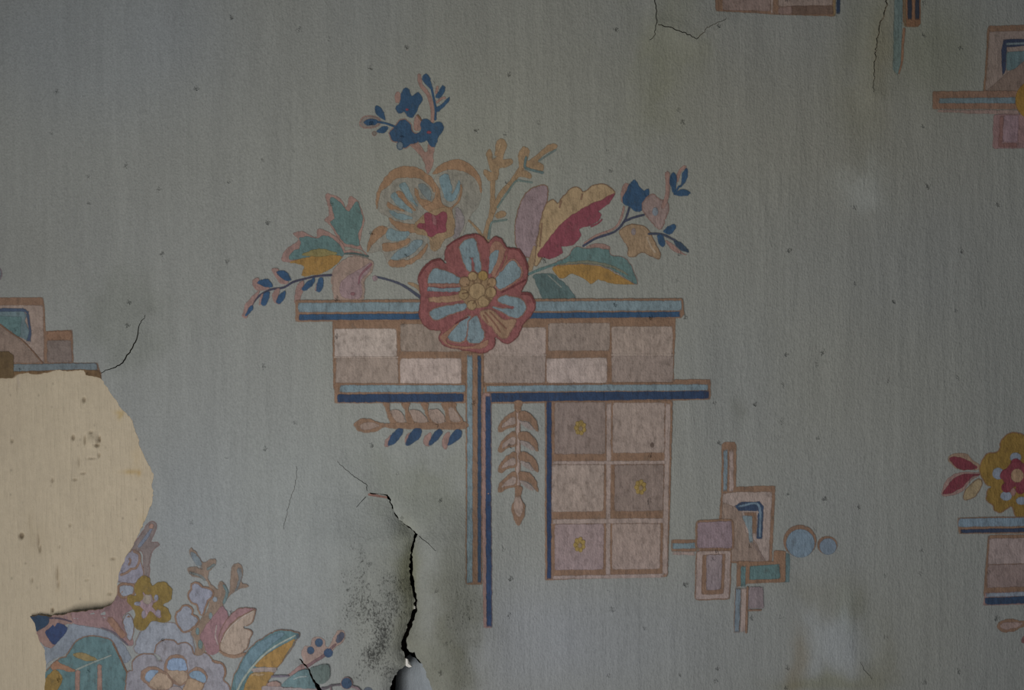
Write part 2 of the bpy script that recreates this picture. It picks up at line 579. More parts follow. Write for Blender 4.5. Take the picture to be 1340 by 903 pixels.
def put(name, rings, parent, label):
    """rings: list of (outline, colour) printed one over the other into one mesh"""
    rings = [(offset(dedupe(np.asarray(B)), .85), c) for B, c in rings]     # the coat thins out over its last pixel
    outer = np.asarray(rings[0][0])
    bb = (*outer.min(0), *outer.max(0))
    smp = outer[::3]
    lay = 0
    for ob, oo, os_, ol in LAYERS:
        if ol + 1 > lay and ob[0] < bb[2] and ob[2] > bb[0] and ob[1] < bb[3] and ob[3] > bb[1]:
            if inside(smp, oo).any() or inside(os_, outer).any():
                lay = ol + 1
    Vs, Ts, Es, Hs, Ms, n0 = [], [], [], [], [], 0
    for k, (B, col) in enumerate(rings):
        V, T, e, B = fill(B)
        if not len(T):
            continue
        Vs.append(V); Ts.append(T + n0); Es.append(e)
        Hs.append(height(V) + .16 + (lay + k) * GAP)
        Ms.append(np.full(len(T), k)); n0 += len(V)
    LAYERS.append((bb, outer, smp, lay + len(rings) - 1))
    if not Vs:
        return None
    o = build(name, np.concatenate(Vs), np.concatenate(Ts), np.concatenate(Hs), [material(c) for _, c in rings],
              np.concatenate(Ms), np.concatenate(Es), parent)
    if label:
        o['label'] = label
    return o


def outline_of(pts, sm):
    p = P(pts)
    if sm:
        B = smooth_closed(p)
        amp = .75
    else:
        B = np.array(rough(p, 5.0, 0.0))
        amp = .45
    B = B.copy()
    B[:, 0] += amp * ((vnoise(B[:, 0] / 4.3, B[:, 1] / 4.3) - .5) * 2 + vnoise(B[:, 0] / 2.1 + 33, B[:, 1] / 2.1) - .5)
    B[:, 1] += amp * (vnoise(B[:, 0] / 4.3 + 19, B[:, 1] / 4.3 + 7) - .5) * 2
    return B


def ink(name, col, pts, parent=None, rim=None, sm=True, label=None):
    B = outline_of(pts, sm)
    rings = [(B, col)]
    if rim:
        rings = [(offset(dedupe(B), rim[1] * 1.5), rim[0]), (B, col)]
    return put(name, rings, parent or paper, label)


def box(name, col, pts, parent=None, rim=None, label=None):
    return ink(name, col, pts, parent, rim, False, label)


def stroke(name, col, pts, w, parent=None, label=None, px=False, rim=None):
    """brush stroke: w in the enlargement's pixels, one value or a list along the line"""
    c = smooth_open(P(pts))
    ws = np.atleast_1d(np.array(w, float)) / (1 if px else FR[2])
    n = len(c)
    ww = np.interp(np.linspace(0, 1, n), np.linspace(0, 1, len(ws)), ws) / 2 if len(ws) > 1 else np.full(n, ws[0] / 2)
    ww = ww * (1 + .3 * (vnoise(c[:, 0] / 5, c[:, 1] / 5) - .5))
    t = np.gradient(c, axis=0)
    t /= np.maximum(np.hypot(t[:, 0], t[:, 1])[:, None], 1e-6)
    nr = np.stack([-t[:, 1], t[:, 0]], 1)
    L = c + nr * ww[:, None]; R = c - nr * ww[:, None]
    e0 = c[0] - t[0] * ww[0] * .8; e1 = c[-1] + t[-1] * ww[-1] * .8
    B = np.concatenate([[e0], L, [e1], R[::-1]])
    rings = [(B, col)]
    if rim:
        rings = [(offset(dedupe(B), rim[1] * 1.5), rim[0]), (B, col)]
    return put(name, rings, parent or paper, label)


def disc(name, col, cx, cy, rx, ry=None, parent=None, rim=None, label=None):
    ry = ry or rx
    n = max(10, int(rx / FR[2] * 2 * math.pi / 2.6))
    B = np.array([(FR[0] + (cx + rx * math.cos(a)) / FR[2], FR[1] + (cy + ry * math.sin(a)) / FR[2])
                  for a in np.linspace(0, 2 * math.pi, n, endpoint=False)])
    rings = [(B, col)]
    if rim:
        rings = [(offset(B, rim[1]), rim[0]), (B, col)]
    return put(name, rings, parent or paper, label)


# ---------------------------------------------------------------- the wall: painted plaster, broken where the paper is cracked
def wall_material():
    m = bpy.data.materials.new('cream_painted_plaster')
    m.use_nodes = True
    t = m.node_tree
    bs = t.nodes['Principled BSDF']
    pos = nd(t, 'ShaderNodeNewGeometry').outputs['Position']
    a = noise_n(t, stretch(t, pos, .26, .022, 2), 4.0, .6)        # vertical brush marks
    b = noise_n(t, stretch(t, pos, .12, .08, 9), 4.0, .65)
    c = noise_n(t, stretch(t, pos, .02, .012, 4), 2.0)
    h = math_n(t, 'MULTIPLY_ADD', a, 1.3, math_n(t, 'MULTIPLY', b, .6))
    bp = nd(t, 'ShaderNodeBump')
    bp.inputs['Strength'].default_value = 1.0
    bp.inputs['Distance'].default_value = S * 1.5
    t.links.new(h, bp.inputs['Height'])
    t.links.new(bp.outputs[0], bs.inputs['Normal'])
    vo = nd(t, 'ShaderNodeTexVoronoi', voronoi_dimensions='2D')     # specks and pin holes
    vo.inputs['Scale'].default_value = 1.0
    sep = nd(t, 'ShaderNodeSeparateXYZ'); t.links.new(stretch(t, pos, .055, .040, 6), sep.inputs[0])
    cmb = nd(t, 'ShaderNodeCombineXYZ'); t.links.new(sep.outputs[0], cmb.inputs[0]); t.links.new(sep.outputs[2], cmb.inputs[1])
    t.links.new(cmb.outputs[0], vo.inputs['Vector'])
    pit = math_n(t, 'SUBTRACT', 1.0, math_n(t, 'MULTIPLY', vo.outputs['Distance'], 9.0), clamp=True)
    pit = math_n(t, 'MULTIPLY', pit, math_n(t, 'MULTIPLY', math_n(t, 'SUBTRACT', nd_sep(t, vo.outputs['Color']), .66), 2.6, clamp=True))
    v = math_n(t, 'MULTIPLY', math_n(t, 'MULTIPLY_ADD', a, .22, .89), math_n(t, 'MULTIPLY_ADD', b, .16, .92))
    v = math_n(t, 'MULTIPLY', v, math_n(t, 'MULTIPLY_ADD', pit, -.42, 1.0))
    v = math_n(t, 'MULTIPLY', v, math_n(t, 'MULTIPLY_ADD', c, .12, .94))
    at = nd(t, 'ShaderNodeAttribute', attribute_name='stain_tone').outputs['Color']
    mx = nd(t, 'ShaderNodeVectorMath', operation='SCALE')
    t.links.new(at, mx.inputs[0]); t.links.new(v, mx.inputs['Scale'])
    t.links.new(mx.outputs[0], bs.inputs['Base Color'])
    bs.inputs['Roughness'].default_value = .6
    bs.inputs['Specular IOR Level'].default_value = .3
    return m


GOUGES = []   # x, y, sx, sy, depth
Z(0, 480, 2.508)
for gx_, gy_, sx_, sy_, dd in ((70, 555, 7, 9, -5), (125, 570, 3, 24, -2.5), (131, 598, 3, 12, -3), (275, 108, 5, 9, -3), (240, 232, 5, 9, -3),
                               (278, 240, 3, 16, -3), (326, 238, 4, 12, -3.5), (318, 258, 8, 5, -3.5), (302, 245, 16, 22, 3.0),
                               (325, 290, 3, 8, -2.5), (298, 215, 6, 5, -2), (172, 372, 4, 8, -2), (187, 680, 2.5, 30, -2.2),
                               (190, 715, 2.5, 10, -2.5), (370, 630, 8, 4, -2), (285, 700, 6, 3, -1.5), (360, 745, 8, 4, -2),
                               (245, 370, 9, 3, -2), (272, 350, 8, 3, -2), (40, 243, 4, 7, -2), (172, 800, 4, 8, -4), (230, 520, 3, 6, -2),
                               (105, 700, 3, 8, -2), (55, 60, 2, 22, -1.4), (300, 300, 14, 3, -1.5), (258, 310, 3, 20, -1.6), (195, 590, 3, 6, -1.5)):
    GOUGES.append((gx_ / 2.508, 480 + gy_ / 2.508, sx_ / 2.508, sy_ / 2.508, dd))


def wall_grid(x0, x1, y0, y1, step):
    xs = np.linspace(x0, x1, int(round((x1 - x0) / step)) + 1); ys = np.linspace(y0, y1, int(round((y1 - y0) / step)) + 1)
    gx, gy = np.meshgrid(xs, ys)
    V = np.stack([gx.ravel(), gy.ravel()], 1)
    nx = len(xs)
    i = (np.arange(len(ys) - 1)[:, None] * nx + np.arange(nx - 1)[None]).ravel()
    T = np.concatenate([np.stack([i, i + 1, i + nx], 1), np.stack([i + 1, i + nx + 1, i + nx], 1)])
    return V, T


def wall_mesh():
    V1, T1 = wall_grid(-60, 240, 390, 960, 1.5)                   # bare in the tear: every dent built
    xs = [-700, -300, -60, 240]
    Vs, Ts, n = [V1], [T1], len(V1)
    for x0, x1, y0, y1, st in ((-700, -60, -600, 1500, 30), (-60, 240, -600, 390, 30), (-60, 240, 960, 1500, 30),
                               (240, 720, -600, 600, 30), (240, 720, 600, 960, 5), (240, 720, 960, 1500, 30), (720, 2100, -600, 1500, 30)):
        v, t = wall_grid(x0, x1, y0, y1, st)
        Vs.append(v); Ts.append(t + n); n += len(v)
    V = np.concatenate(Vs); T = np.concatenate(Ts)
    x, y = V[:, 0], V[:, 1]
    h = .8 * (vnoise(x / 40, y / 200) - .5) * ((x > -59) & (x < 239) & (y > 451) & (y < 959))
    for gx_, gy_, sx_, sy_, dd in GOUGES:
        h += 1.0 * dd * np.exp(-(((x - gx_) / sx_) ** 2 + ((y - gy_) / sy_) ** 2) ** 1.5)
    d = np.full(len(V), 1e3)
    m = (x > 300) & (x < 680) & (y > 610) & (y < 955)
    for L in (CR_L, CR_R, C2_L, C2_R):
        d[m] = np.minimum(d[m], seg_dist(V[m], L, False))
    mm = m & (x > 505) & (x < 575) & (y > 860)
    d[mm] = 0
    rec = np.exp(-(d / 20) ** 2)
    h = h - 95 * rec
    m0 = (x > 120) & (x < 205) & (y > 395) & (y < 492)
    r0 = np.zeros(len(V))
    r0[m0] = np.exp(-(seg_dist(V[m0], HAIR[0][0], False) / 4.0) ** 2)
    h = h - 14 * r0
    base = np.array(lin((157, 145, 125))) * KALB
    dark = np.array(lin((70, 60, 48)))
    c = base[None] * np.ones((len(V), 1))
    Z(0, 480, 2.508)
    for gx_, gy_, sx_, sy_, m_ in ((430, 345, 26, 8, (.90, .80, .58)), (395, 160, 8, 14, (.90, .82, .60)), (385, 150, 12, 8, (.93, .86, .68)),
                                   (120, 560, 50, 60, (.96, .95, .93)), (455, 350, 8, 10, (.88, .78, .58)), (100, 520, 10, 60, (.93, .92, .9)),
                                   (20, 150, 60, 120, (.96, .95, .95)), (470, 520, 10, 30, (1.0, .96, .85)), (450, 300, 18, 50, (1.02, .99, .93)),
                                   (190, 700, 5, 40, (.88, .85, .8)), (60, 45, 5, 25, (.85, .85, .93)), (320, 330, 40, 90, (1.02, 1.02, 1.02))):
        g = gau(x + 5 * (vnoise(x / 9, y / 9) - .5), y, gx_ / 2.508, 480 + gy_ / 2.508, sx_ / 2.508, sy_ / 2.508)
        c = c * (1 + g[:, None] * (np.array(m_) - 1))
    for gx_, gy_, sx_, sy_, dd in GOUGES:                           # darker inside the gouges, deeper ones most
        if dd < 0:
            g = np.exp(-(((x - gx_) / sx_) ** 2 + ((y - gy_) / sy_) ** 2) ** 2) * min(.62, -dd * .17)
            c = c * (1 - g[:, None] * np.array([.9, .95, 1.0]))
    r = np.clip(np.maximum(rec, r0) * 1.6, 0, 1)[:, None]
    c = c * (1 - r) + dark * r
    return V, T, h, c


V, T, hh, cc = wall_mesh()
wall = build('wall_back', V, T, hh, [wall_material()], st=(cc, np.zeros(len(V))))
wall['kind'] = 'structure'
wall['label'] = 'cream painted plaster wall with brush marks, bare where the wallpaper is torn'

# ---------------------------------------------------------------- the wallpaper sheet
PAPER_RGB = (122, 123, 119)


def paper_sheet():
    x0, x1, y0, y1 = -680, 2080, -580, 1480
    gx, gy = np.meshgrid(np.arange(-14, 1356, 5.0), np.arange(-14, 920, 5.0))
    G = np.stack([gx.ravel(), gy.ravel()], 1)
    G += (np.stack([vnoise(G[:, 0] * .77, G[:, 1] * .91), vnoise(G[:, 0] * .83 + 9, G[:, 1] * .71 + 5)], 1) - .5) * 2.0
    gx, gy = np.meshgrid(np.linspace(x0, x1, 70), np.linspace(y0, y1, 52))
    O = np.stack([gx.ravel(), gy.ravel()], 1)
    O = O[(O[:, 0] < -20) | (O[:, 0] > 1362) | (O[:, 1] < -20) | (O[:, 1] > 926)]
    A = np.concatenate([G, O])
    bad = np.zeros(len(A), bool)
    for H in HOLES:
        Ha = np.array(H)
        m = (A[:, 0] > Ha[:, 0].min() - 4) & (A[:, 0] < Ha[:, 0].max() + 4) & (A[:, 1] > Ha[:, 1].min() - 4) & (A[:, 1] < Ha[:, 1].max() + 4)
        if m.any():
            q = A[m]
            bad[m] |= inside(q, Ha) | (seg_dist(q, Ha) < 1.6)
    A = A[~bad]
    E = []
    for H in HOLES:
        k = len(A); n = len(H)
        A = np.concatenate([A, np.array(H)])
        E += [(k + i, k + (i + 1) % n) for i in range(n)]
    V, T = cdt(A.tolist(), E)
    C = V[T].mean(1)
    m = np.ones(len(T), bool)
    for H in HOLES:
        Ha = np.array(H)
        q = (C[:, 0] > Ha[:, 0].min()) & (C[:, 0] < Ha[:, 0].max()) & (C[:, 1] > Ha[:, 1].min()) & (C[:, 1] < Ha[:, 1].max())
        if q.any():
            idx = np.where(q)[0]
            m[idx[inside(C[idx], Ha)]] = False
    return V, T[m]


def edge_material():
    m = bpy.data.materials.new('torn_paper_edge')
    m.use_nodes = True
    t = m.node_tree
    bs = t.nodes['Principled BSDF']
    pos = nd(t, 'ShaderNodeNewGeometry').outputs['Position']
    n = noise_n(t, stretch(t, pos, .2, .2, 3), 3.0)
    r = nd(t, 'ShaderNodeValToRGB')
    r.color_ramp.elements[0].color = (*[v * KALB for v in lin((96, 80, 62))], 1)
    r.color_ramp.elements[1].color = (*[v * KALB for v in lin((150, 134, 112))], 1)
    t.links.new(n, r.inputs[0])
    t.links.new(r.outputs[0], bs.inputs['Base Color'])
    bs.inputs['Roughness'].default_value = .9
    return m


EDGE = edge_material()
V, T = paper_sheet()
paper = build('wallpaper', V, T, height(V), [material(PAPER_RGB, False, 'faded_wallpaper')])
paper['label'] = 'faded grey-blue wallpaper with floral and geometric print, torn, cracked and stained'
paper['category'] = 'wallpaper'


def torn_edge(H, thick, name, label, flare=0.6):
    """the broken thickness of the paper round a hole"""
    B = np.array(H)
    h = height(B)
    n = len(B)
    I = offset(B, -flare)
    co = [W(x, y, z) for (x, y), z in zip(B, h)] + [W(x, y, max(.2, z - thick)) for (x, y), z in zip(I, h)]
    f = [(i, (i + 1) % n, n + (i + 1) % n, n + i) for i in range(n)]
    me = bpy.data.meshes.new(name)
    me.from_pydata(co, [], f)
    me.materials.append(EDGE)
    me.update()
    o = bpy.data.objects.new(name, me)
    COL.objects.link(o)
    o.parent = paper
    o['label'] = label
    return o


torn_edge(TEAR, 2.2, 'torn_edge', 'ragged torn paper edge round the bare cream patch')
torn_edge(MAIN, 3.0, 'crack_edge', 'broken paper edge along the black crack below the centre', -.3)
torn_edge(SECOND, 3.0, 'crack_edge', 'broken paper edge of the short crack through the green leaf', -.3)


def curled_flap():
    """tongue of paper at the foot of the crack, rolled back into the hole"""
    top = np.array([(551, 866), (553.5, 872), (556, 878), (559, 886), (562, 895), (566, 910), (568, 940)], float)
    rows = []
    U = 15
    for k, (x, y) in enumerate(top):
        h0 = float(height(np.array([(x + 2, y)]))[0])
        wdt = np.interp(y, [866, 878, 890, 940], [21, 38, 50, 62])
        rows.append([(x + 2.5 - u / U * wdt, y + 1.5 * math.sin(u * .6),
                      h0 - .5 - 58 * (u / U) ** 1.5) for u in range(U + 1)])
    co = [W(*p) for r in rows for p in r]
    n = U + 1
    f = [(i * n + j, i * n + j + 1, (i + 1) * n + j + 1, (i + 1) * n + j) for i in range(len(rows) - 1) for j in range(U)]
    me = bpy.data.meshes.new('curled_flap')
    me.from_pydata(co, [], f)
    me.materials.append(material((116, 121, 125), False))
    me.polygons.foreach_set('use_smooth', np.ones(len(f), bool))
    at = me.attributes.new('stain_tone', 'FLOAT_COLOR', 'POINT')
    at.data.foreach_set('color', np.ones(len(co) * 4, np.float32))
    me.attributes.new('mold', 'FLOAT', 'POINT')
    me.update()
    o = bpy.data.objects.new('curled_flap', me)
    COL.objects.link(o)
    o.parent = paper
    o['label'] = 'smooth grey tongue of paper curled into the hole at the foot of the crack'
    sm = o.modifiers.new('smooth', 'SUBSURF'); sm.levels = 1; sm.render_levels = 1


curled_flap()


def plaster_chip(pts, h0, label):
    Z(480, 780, 7.343)
    p = P(pts)
    n = len(p)
    cx = sum(a for a, _ in p) / n; cy = sum(b for _, b in p) / n
    co = [W(x, y, h0 + (i % 2)) for i, (x, y) in enumerate(p)] + [W(cx, cy, h0 + 2)] + [W(x + .5, y + .5, h0 - 3) for x, y in p]
    f = [(i, n, (i + 1) % n) for i in range(n)] + [(i, (i + 1) % n, n + 1 + (i + 1) % n, n + 1 + i) for i in range(n)] + [tuple(n + 1 + i for i in range(n))]
    me = bpy.data.meshes.new('plaster_chip')
    me.from_pydata(co, [], f)
    m = bpy.data.materials.new('white_plaster')
    m.use_nodes = True
    t = m.node_tree
    nz = noise_n(t, stretch(t, nd(t, 'ShaderNodeNewGeometry').outputs['Position'], .3, .3), 3.0)
    r = nd(t, 'ShaderNodeValToRGB')
    r.color_ramp.elements[0].color = (.62, .58, .52, 1); r.color_ramp.elements[1].color = (.85, .82, .77, 1)
    t.links.new(nz, r.inputs[0]); t.links.new(r.outputs[0], t.nodes['Principled BSDF'].inputs['Base Color'])
    me.materials.append(m)
    me.update()
    import bmesh
    bm = bmesh.new(); bm.from_mesh(me); bmesh.ops.recalc_face_normals(bm, faces=bm.faces); bm.to_mesh(me); bm.free()
    o = bpy.data.objects.new('plaster_chip', me)
    COL.objects.link(o)
    o['label'] = label
    o['category'] = 'plaster chip'
    o['group'] = 'plaster chips in the crack'


plaster_chip("378,585 395,590 415,630 437,662 410,672 380,655", 9, 'white chip of plaster wedged at the foot of the black crack')
plaster_chip("458,80 472,84 470,108 460,104", 12, 'tiny white speck of plaster halfway down the black crack')

# ================================================================ the print
BR = (124, 94, 74); TAN = (136, 110, 84); PALE = (156, 141, 133); SQD = (132, 115, 104); NAVY = (46, 75, 108); LB = (106, 124, 133)
TEAL = (82, 109, 109); OCH = (143, 106, 52); RED = (126, 60, 73); BRICK = (130, 74, 74); LIL = (130, 110, 117); CRM = (150, 125, 94)
PNK = (137, 106, 99); YEL = (120, 92, 40); WHT = (126, 129, 136); BRD = (108, 80, 62); DKT = (70, 84, 84)

# ---------------------------------------------------------------- blue sprig on top of the bouquet
Z(460, 85, 6.943)
st = ink('sprig_stem', PNK, "535,730 600,705 680,795 705,715 755,750 745,830 735,930 690,990 660,890 590,785", label='pinkish brown forked stalk under the dark blue blossoms')
stroke('sprig_stem', PNK, "615,90 630,180 690,260 725,350 738,440 735,520", (34, 38, 40, 34), label='curved pinkish stalk rising above the blue blossoms')
ink('petal_shade', PNK, "398,345 400,265 432,245 450,300 430,350")
ink('petal_shade', PNK, "585,460 625,470 640,530 620,600 585,605 565,560")
f = ink('blue_flower', NAVY, "398,395 440,345 447,262 490,205 530,225 550,282 600,250 645,290 637,335 605,390 590,435 555,482 510,465 480,430 430,447", label='uppermost dark blue blossom of the bouquet')
disc('flower_eye', RED, 505, 408, 14, 10, f)
f = ink('blue_flower', NAVY, "348,620 400,560 450,500 485,495 535,550 560,612 610,640 600,700 540,722 480,752 430,702 375,690", label='dark blue blossom with a small ring at its foot, left of the pair', rim=(PNK, .8))
disc('flower_ring', (92, 104, 116), 442, 735, 26, 36, f, rim=(NAVY, .9))
f = ink('blue_flower', NAVY, "590,640 630,600 625,540 640,495 690,490 740,530 800,515 837,548 825,610 790,660 757,752 715,735 690,690 640,707 600,692", label='dark blue blossom, right of the pair under the curved stalk')
disc('flower_eye', RED, 705, 615, 22, 14, f)
stroke('leaf_stem', NAVY, "730,225 748,310 765,400 762,500", 15)
ink('leaf', NAVY, "643,110 680,78 715,130 738,232 690,195 655,160")
ink('leaf', NAVY, "758,302 790,240 832,180 852,200 838,262 792,312")
ink('leaf', NAVY, "768,400 800,370 850,325 892,292 888,335 832,392 788,432")
stroke('leaf_shade', PNK, "775,345 815,310 850,300", 22)
stroke('leaf_shade', PNK, "768,260 782,200", 22)
l = ink('leaf', (118, 108, 104), "78,530 108,488 170,466 240,488 262,530 220,562 150,572 100,562", rim=(PNK, .9))
ink('leaf_blade', NAVY, "108,525 150,498 200,488 252,518 210,547 140,552", l)
ink('leaf', NAVY, "212,405 225,368 270,400 300,450 308,508 270,482 230,450")
ink('leaf', NAVY, "228,612 260,575 300,552 333,572 315,607 270,624")
disc('leaf_tip', (112, 104, 98), 208, 625, 18, 20, rim=(PNK, .6))
stroke('leaf_stem', NAVY, "245,520 320,535 415,570", 14)
stroke('leaf_stem', BRD, "600,455 640,515", 13)

# ---------------------------------------------------------------- fan-shaped flower behind the centre
Z(470, 190, 5.311)
fan = ink('fan_flower', (125, 121, 114), "130,440 128,330 220,190 350,155 470,215 515,245 560,170 690,108 800,170 848,300 830,420 770,500 730,600 690,660 600,730 560,790 400,800 300,850 205,835 160,740 60,745 80,640 150,570 205,560 200,500 160,480", label='large open flower with pale blue streaks and brown arched petal rims')
FB = (136, 104, 80); FL = (104, 124, 132)
ink('petal_rim', FB, "125,445 118,360 150,270 220,182 310,148 400,158 470,198 520,240 525,330 480,275 420,232 350,228 260,232 200,288 150,330", fan)
ink('petal_rim', FB, "510,205 550,150 620,108 700,102 770,132 830,200 852,260 847,335 822,255 770,205 700,180 620,170 560,192", fan)
ink('streak', FL, "280,280 320,258 350,310 380,380 405,425 340,372 300,322", fan)
ink('streak', FL, "222,350 260,330 330,402 375,472 300,442 240,392", fan)
ink('streak', FL, "212,450 260,470 330,488 375,512 290,518 230,492", fan)
ink('streak', (104, 114, 118), "412,275 460,275 500,330 492,385 440,345", fan)
ink('streak', FB, "258,330 300,328 350,400 395,455 330,420", fan)
ink('streak', FB, "198,392 240,420 320,460 260,452 204,437", fan)
ink('streak', FB, "383,298 410,318 430,370 505,400 500,470 430,420 393,362", fan)
ink('streak', FB, "210,505 270,530 360,550 445,560 440,605 330,604 250,572", fan)
ink('petal_rib', FB, "518,255 555,300 575,400 635,430 690,370 706,268 718,320 692,402 645,442 660,530 620,490 560,480 530,455 500,475 440,430 500,402 530,340", fan)
ink('streak', (102, 126, 138), "562,222 615,200 640,270 655,330 690,245 702,285 672,370 630,395 598,370 570,295", fan)
ink('streak', FB, "58,745 63,680 90,608 140,566 192,568 202,602 150,640 100,685", fan)
ink('streak', FL, "188,645 212,578 280,600 352,600 332,642 260,668", fan)
ink('streak', FB, "158,712 168,678 250,680 355,648 332,692 250,732 178,737", fan)
ink('streak', LB, "222,792 258,745 340,700 380,662 442,668 402,732 330,778 270,794", fan)
ink('streak', FB, "202,832 213,798 280,800 360,790 430,738 472,686 464,742 390,812 300,848 228,848", fan)
ink('ring', TAN, "605,430 652,478 668,560 650,632 600,652 545,735 498,722 480,640 400,620 380,560 430,500 500,460", fan)
c = ink('flower_heart', RED, "402,572 418,545 458,540 453,480 490,468 530,490 582,463 612,490 602,560 602,602 550,612 500,644 478,632 458,592", fan)
ink('heart_mark', (134, 84, 90), "505,480 530,500 540,560 515,550", c)
ink('lilac_petal', (124, 115, 118), "670,440 720,470 730,540 690,640 650,650 670,560", fan)

# ---------------------------------------------------------------- bare brown branch
Z(620, 170, 3.927)
stroke('branch', TAN, "58,575 75,490 95,410 97,280 100,230", (38, 30, 28, 26, 24), label='upright brown branch between the flowers')
stroke('branch', TAN, "98,425 138,335 200,262 250,190", (22, 26, 26, 26), label='brown branch leaning right above the lilac leaf')
stroke('twig', TAN, "-25,465 25,520 60,580", (10, 16, 18))
b = ink('branch_tip', TAN, "75,172 63,120 85,98 106,140 113,70 148,45 168,80 150,150 190,148 202,172 160,195 130,200 125,252 82,262 48,225 58,203 85,215 80,190", label='brown budding tip of the upright branch')
stroke('bud_mark', (150, 124, 96), "120,120 138,70", 10, b)
b = ink('branch_tip', TAN, "232,192 228,130 255,86 287,108 276,160 320,130 380,80 420,72 428,94 370,122 332,162 357,178 357,210 310,212 262,202 298,232 292,252 240,242 208,252", label='brown budding tip of the leaning branch with teal edges')
stroke('bud_edge', (84, 104, 108), "270,140 262,190 290,205 330,215 355,222", 13, b)
stroke('bud_edge', (96, 108, 108), "335,160 380,130 420,105", 7, b)
ink('bud', TAN, "105,445 130,418 162,420 162,445 118,457")
stroke('branch_shade', (94, 110, 108), "120,400 165,335 215,265 255,265 300,272", (6, 8, 8, 6))
stroke('branch_shade', (94, 110, 108), "75,560 90,480 120,470 170,462", (14, 10, 7))

# ---------------------------------------------------------------- big leaves right of the centre
ink('lilac_leaf', LIL, "222,605 213,500 240,380 290,310 350,287 378,310 372,400 352,480 322,560 312,655 268,650", rim=(BR, .8), label='lilac leaf standing left of the red and cream leaf')
lf = ink('cream_leaf', CRM, "315,700 330,560 345,470 370,390 405,363 430,380 450,360 500,303 540,298 560,322 620,288 680,288 720,330 640,380 560,412 480,470 420,540 370,620", rim=(BR, .7), label='cream half of the large jagged leaf')
stroke('leaf_vein', BR, "440,400 450,365", 6, lf)
stroke('leaf_vein', BR, "550,365 558,325", 6, lf)
stroke('leaf_vein', BR, "350,480 338,600", 6, lf)
lf = ink('red_leaf', RED, "325,642 380,570 440,492 500,440 580,393 660,358 720,328 692,382 637,420 657,440 622,482 540,512 552,540 512,592 448,602 457,630 400,662 350,657", label='crimson half of the large jagged leaf')
stroke('leaf_fringe', RED, "600,500 640,480 660,458", 6, lf)
stroke('leaf_stalk', TAN, "285,720 300,660 312,600", (36, 30, 14), label='short tan stalk below the lilac leaf')
lf = ink('ochre_leaf', OCH, "405,712 460,680 560,690 660,708 740,748 822,792 720,792 640,772 600,792 560,762 500,740 450,765", label='ochre underside of the leaf above the shelf, right of the red flower')
lf = ink('teal_leaf', TEAL, "400,695 480,652 520,603 570,612 640,606 692,608 702,645 770,658 812,710 834,792 760,752 690,712 600,690 500,690", rim=(PNK, .5), label='teal upper side of the leaf beside the crimson leaf')
ink('leaf_shade', (106, 106, 90), "440,692 560,672 690,690 790,745 690,708 580,688", lf)
ink('leaf_shade', PNK, "575,603 640,582 700,602 702,618 640,608", lf)
stroke('leaf_stalk', TEAL, "272,748 330,722 420,690", (10, 14, 12))
lf = ink('dark_green_leaf', (76, 96, 97), "300,750 345,738 400,740 440,768 495,820 522,876 440,880 360,876 332,822 312,772", label='dark green leaf on the shelf right of the red flower')
stroke('leaf_vein', (112, 120, 116), "380,745 450,810", 5, lf)

# ---------------------------------------------------------------- sprig on the right
Z(740, 200, 4.517)
ink('petal_shade', PNK, "335,205 362,180 385,205 355,300 325,285")
stroke('stalk_shade', PNK, "110,538 180,492 285,450 325,395 345,320", 12)
stroke('sprig_stalk', (60, 64, 86), "103,552 180,507 290,467 348,402 376,325", (10, 10, 12, 13), label='thin dark blue stalk reaching right from the crimson leaf')
stroke('sprig_stalk', (60, 64, 86), "345,408 400,385 465,368", 11)
ink('blue_flower', NAVY, "333,270 352,235 368,195 405,162 432,195 462,225 490,212 492,262 467,290 447,345 410,348 380,325 345,308", label='dark blue blossom right of the crimson leaf')
f = ink('pink_flower', (133, 112, 109), "453,330 468,280 510,248 550,280 592,290 607,340 582,400 562,455 530,432 490,392", rim=(PNK, .7), label='small pink blossom beside the blue blossom')
disc('flower_eye', (112, 120, 132), 528, 350, 18, 26, f)
f = ink('tan_flower', (142, 116, 90), "318,462 370,430 430,428 480,450 502,490 542,560 558,600 547,632 490,602 440,590 410,612 370,612 370,560 338,512", rim=(BR, .5), label='tan blossom hanging below the thin stalk')
disc('flower_eye', (124, 112, 112), 400, 468, 14, 22, f)
stroke('petal_mark', (150, 130, 110), "480,500 505,560 530,590", 10, f)
stroke('leaf_stem', (62, 68, 86), "488,480 570,485 655,525", 11)
ink('leaf_shade', PNK, "590,520 640,545 700,600 720,606 660,594 618,565")
ink('leaf', NAVY, "538,490 570,490 587,530 575,562 550,540")
ink('leaf', NAVY, "573,472 600,440 642,422 649,450 612,482")
ink('leaf', (52, 68, 88), "638,520 690,540 728,592 690,582 653,552")
stroke('leaf_stem', PNK, "572,325 600,245 600,120", (24, 26, 28))
stroke('leaf_shade', PNK, "655,170 675,110 705,85", 20)
ink('leaf', NAVY, "613,170 630,118 652,140 652,210 648,252 624,222")
ink('leaf', NAVY, "678,182 690,120 717,92 722,130 702,182 668,208")
ink('leaf', NAVY, "640,245 690,218 738,240 722,257 670,260")
stroke('leaf_stem', NAVY, "640,248 668,200", 9)

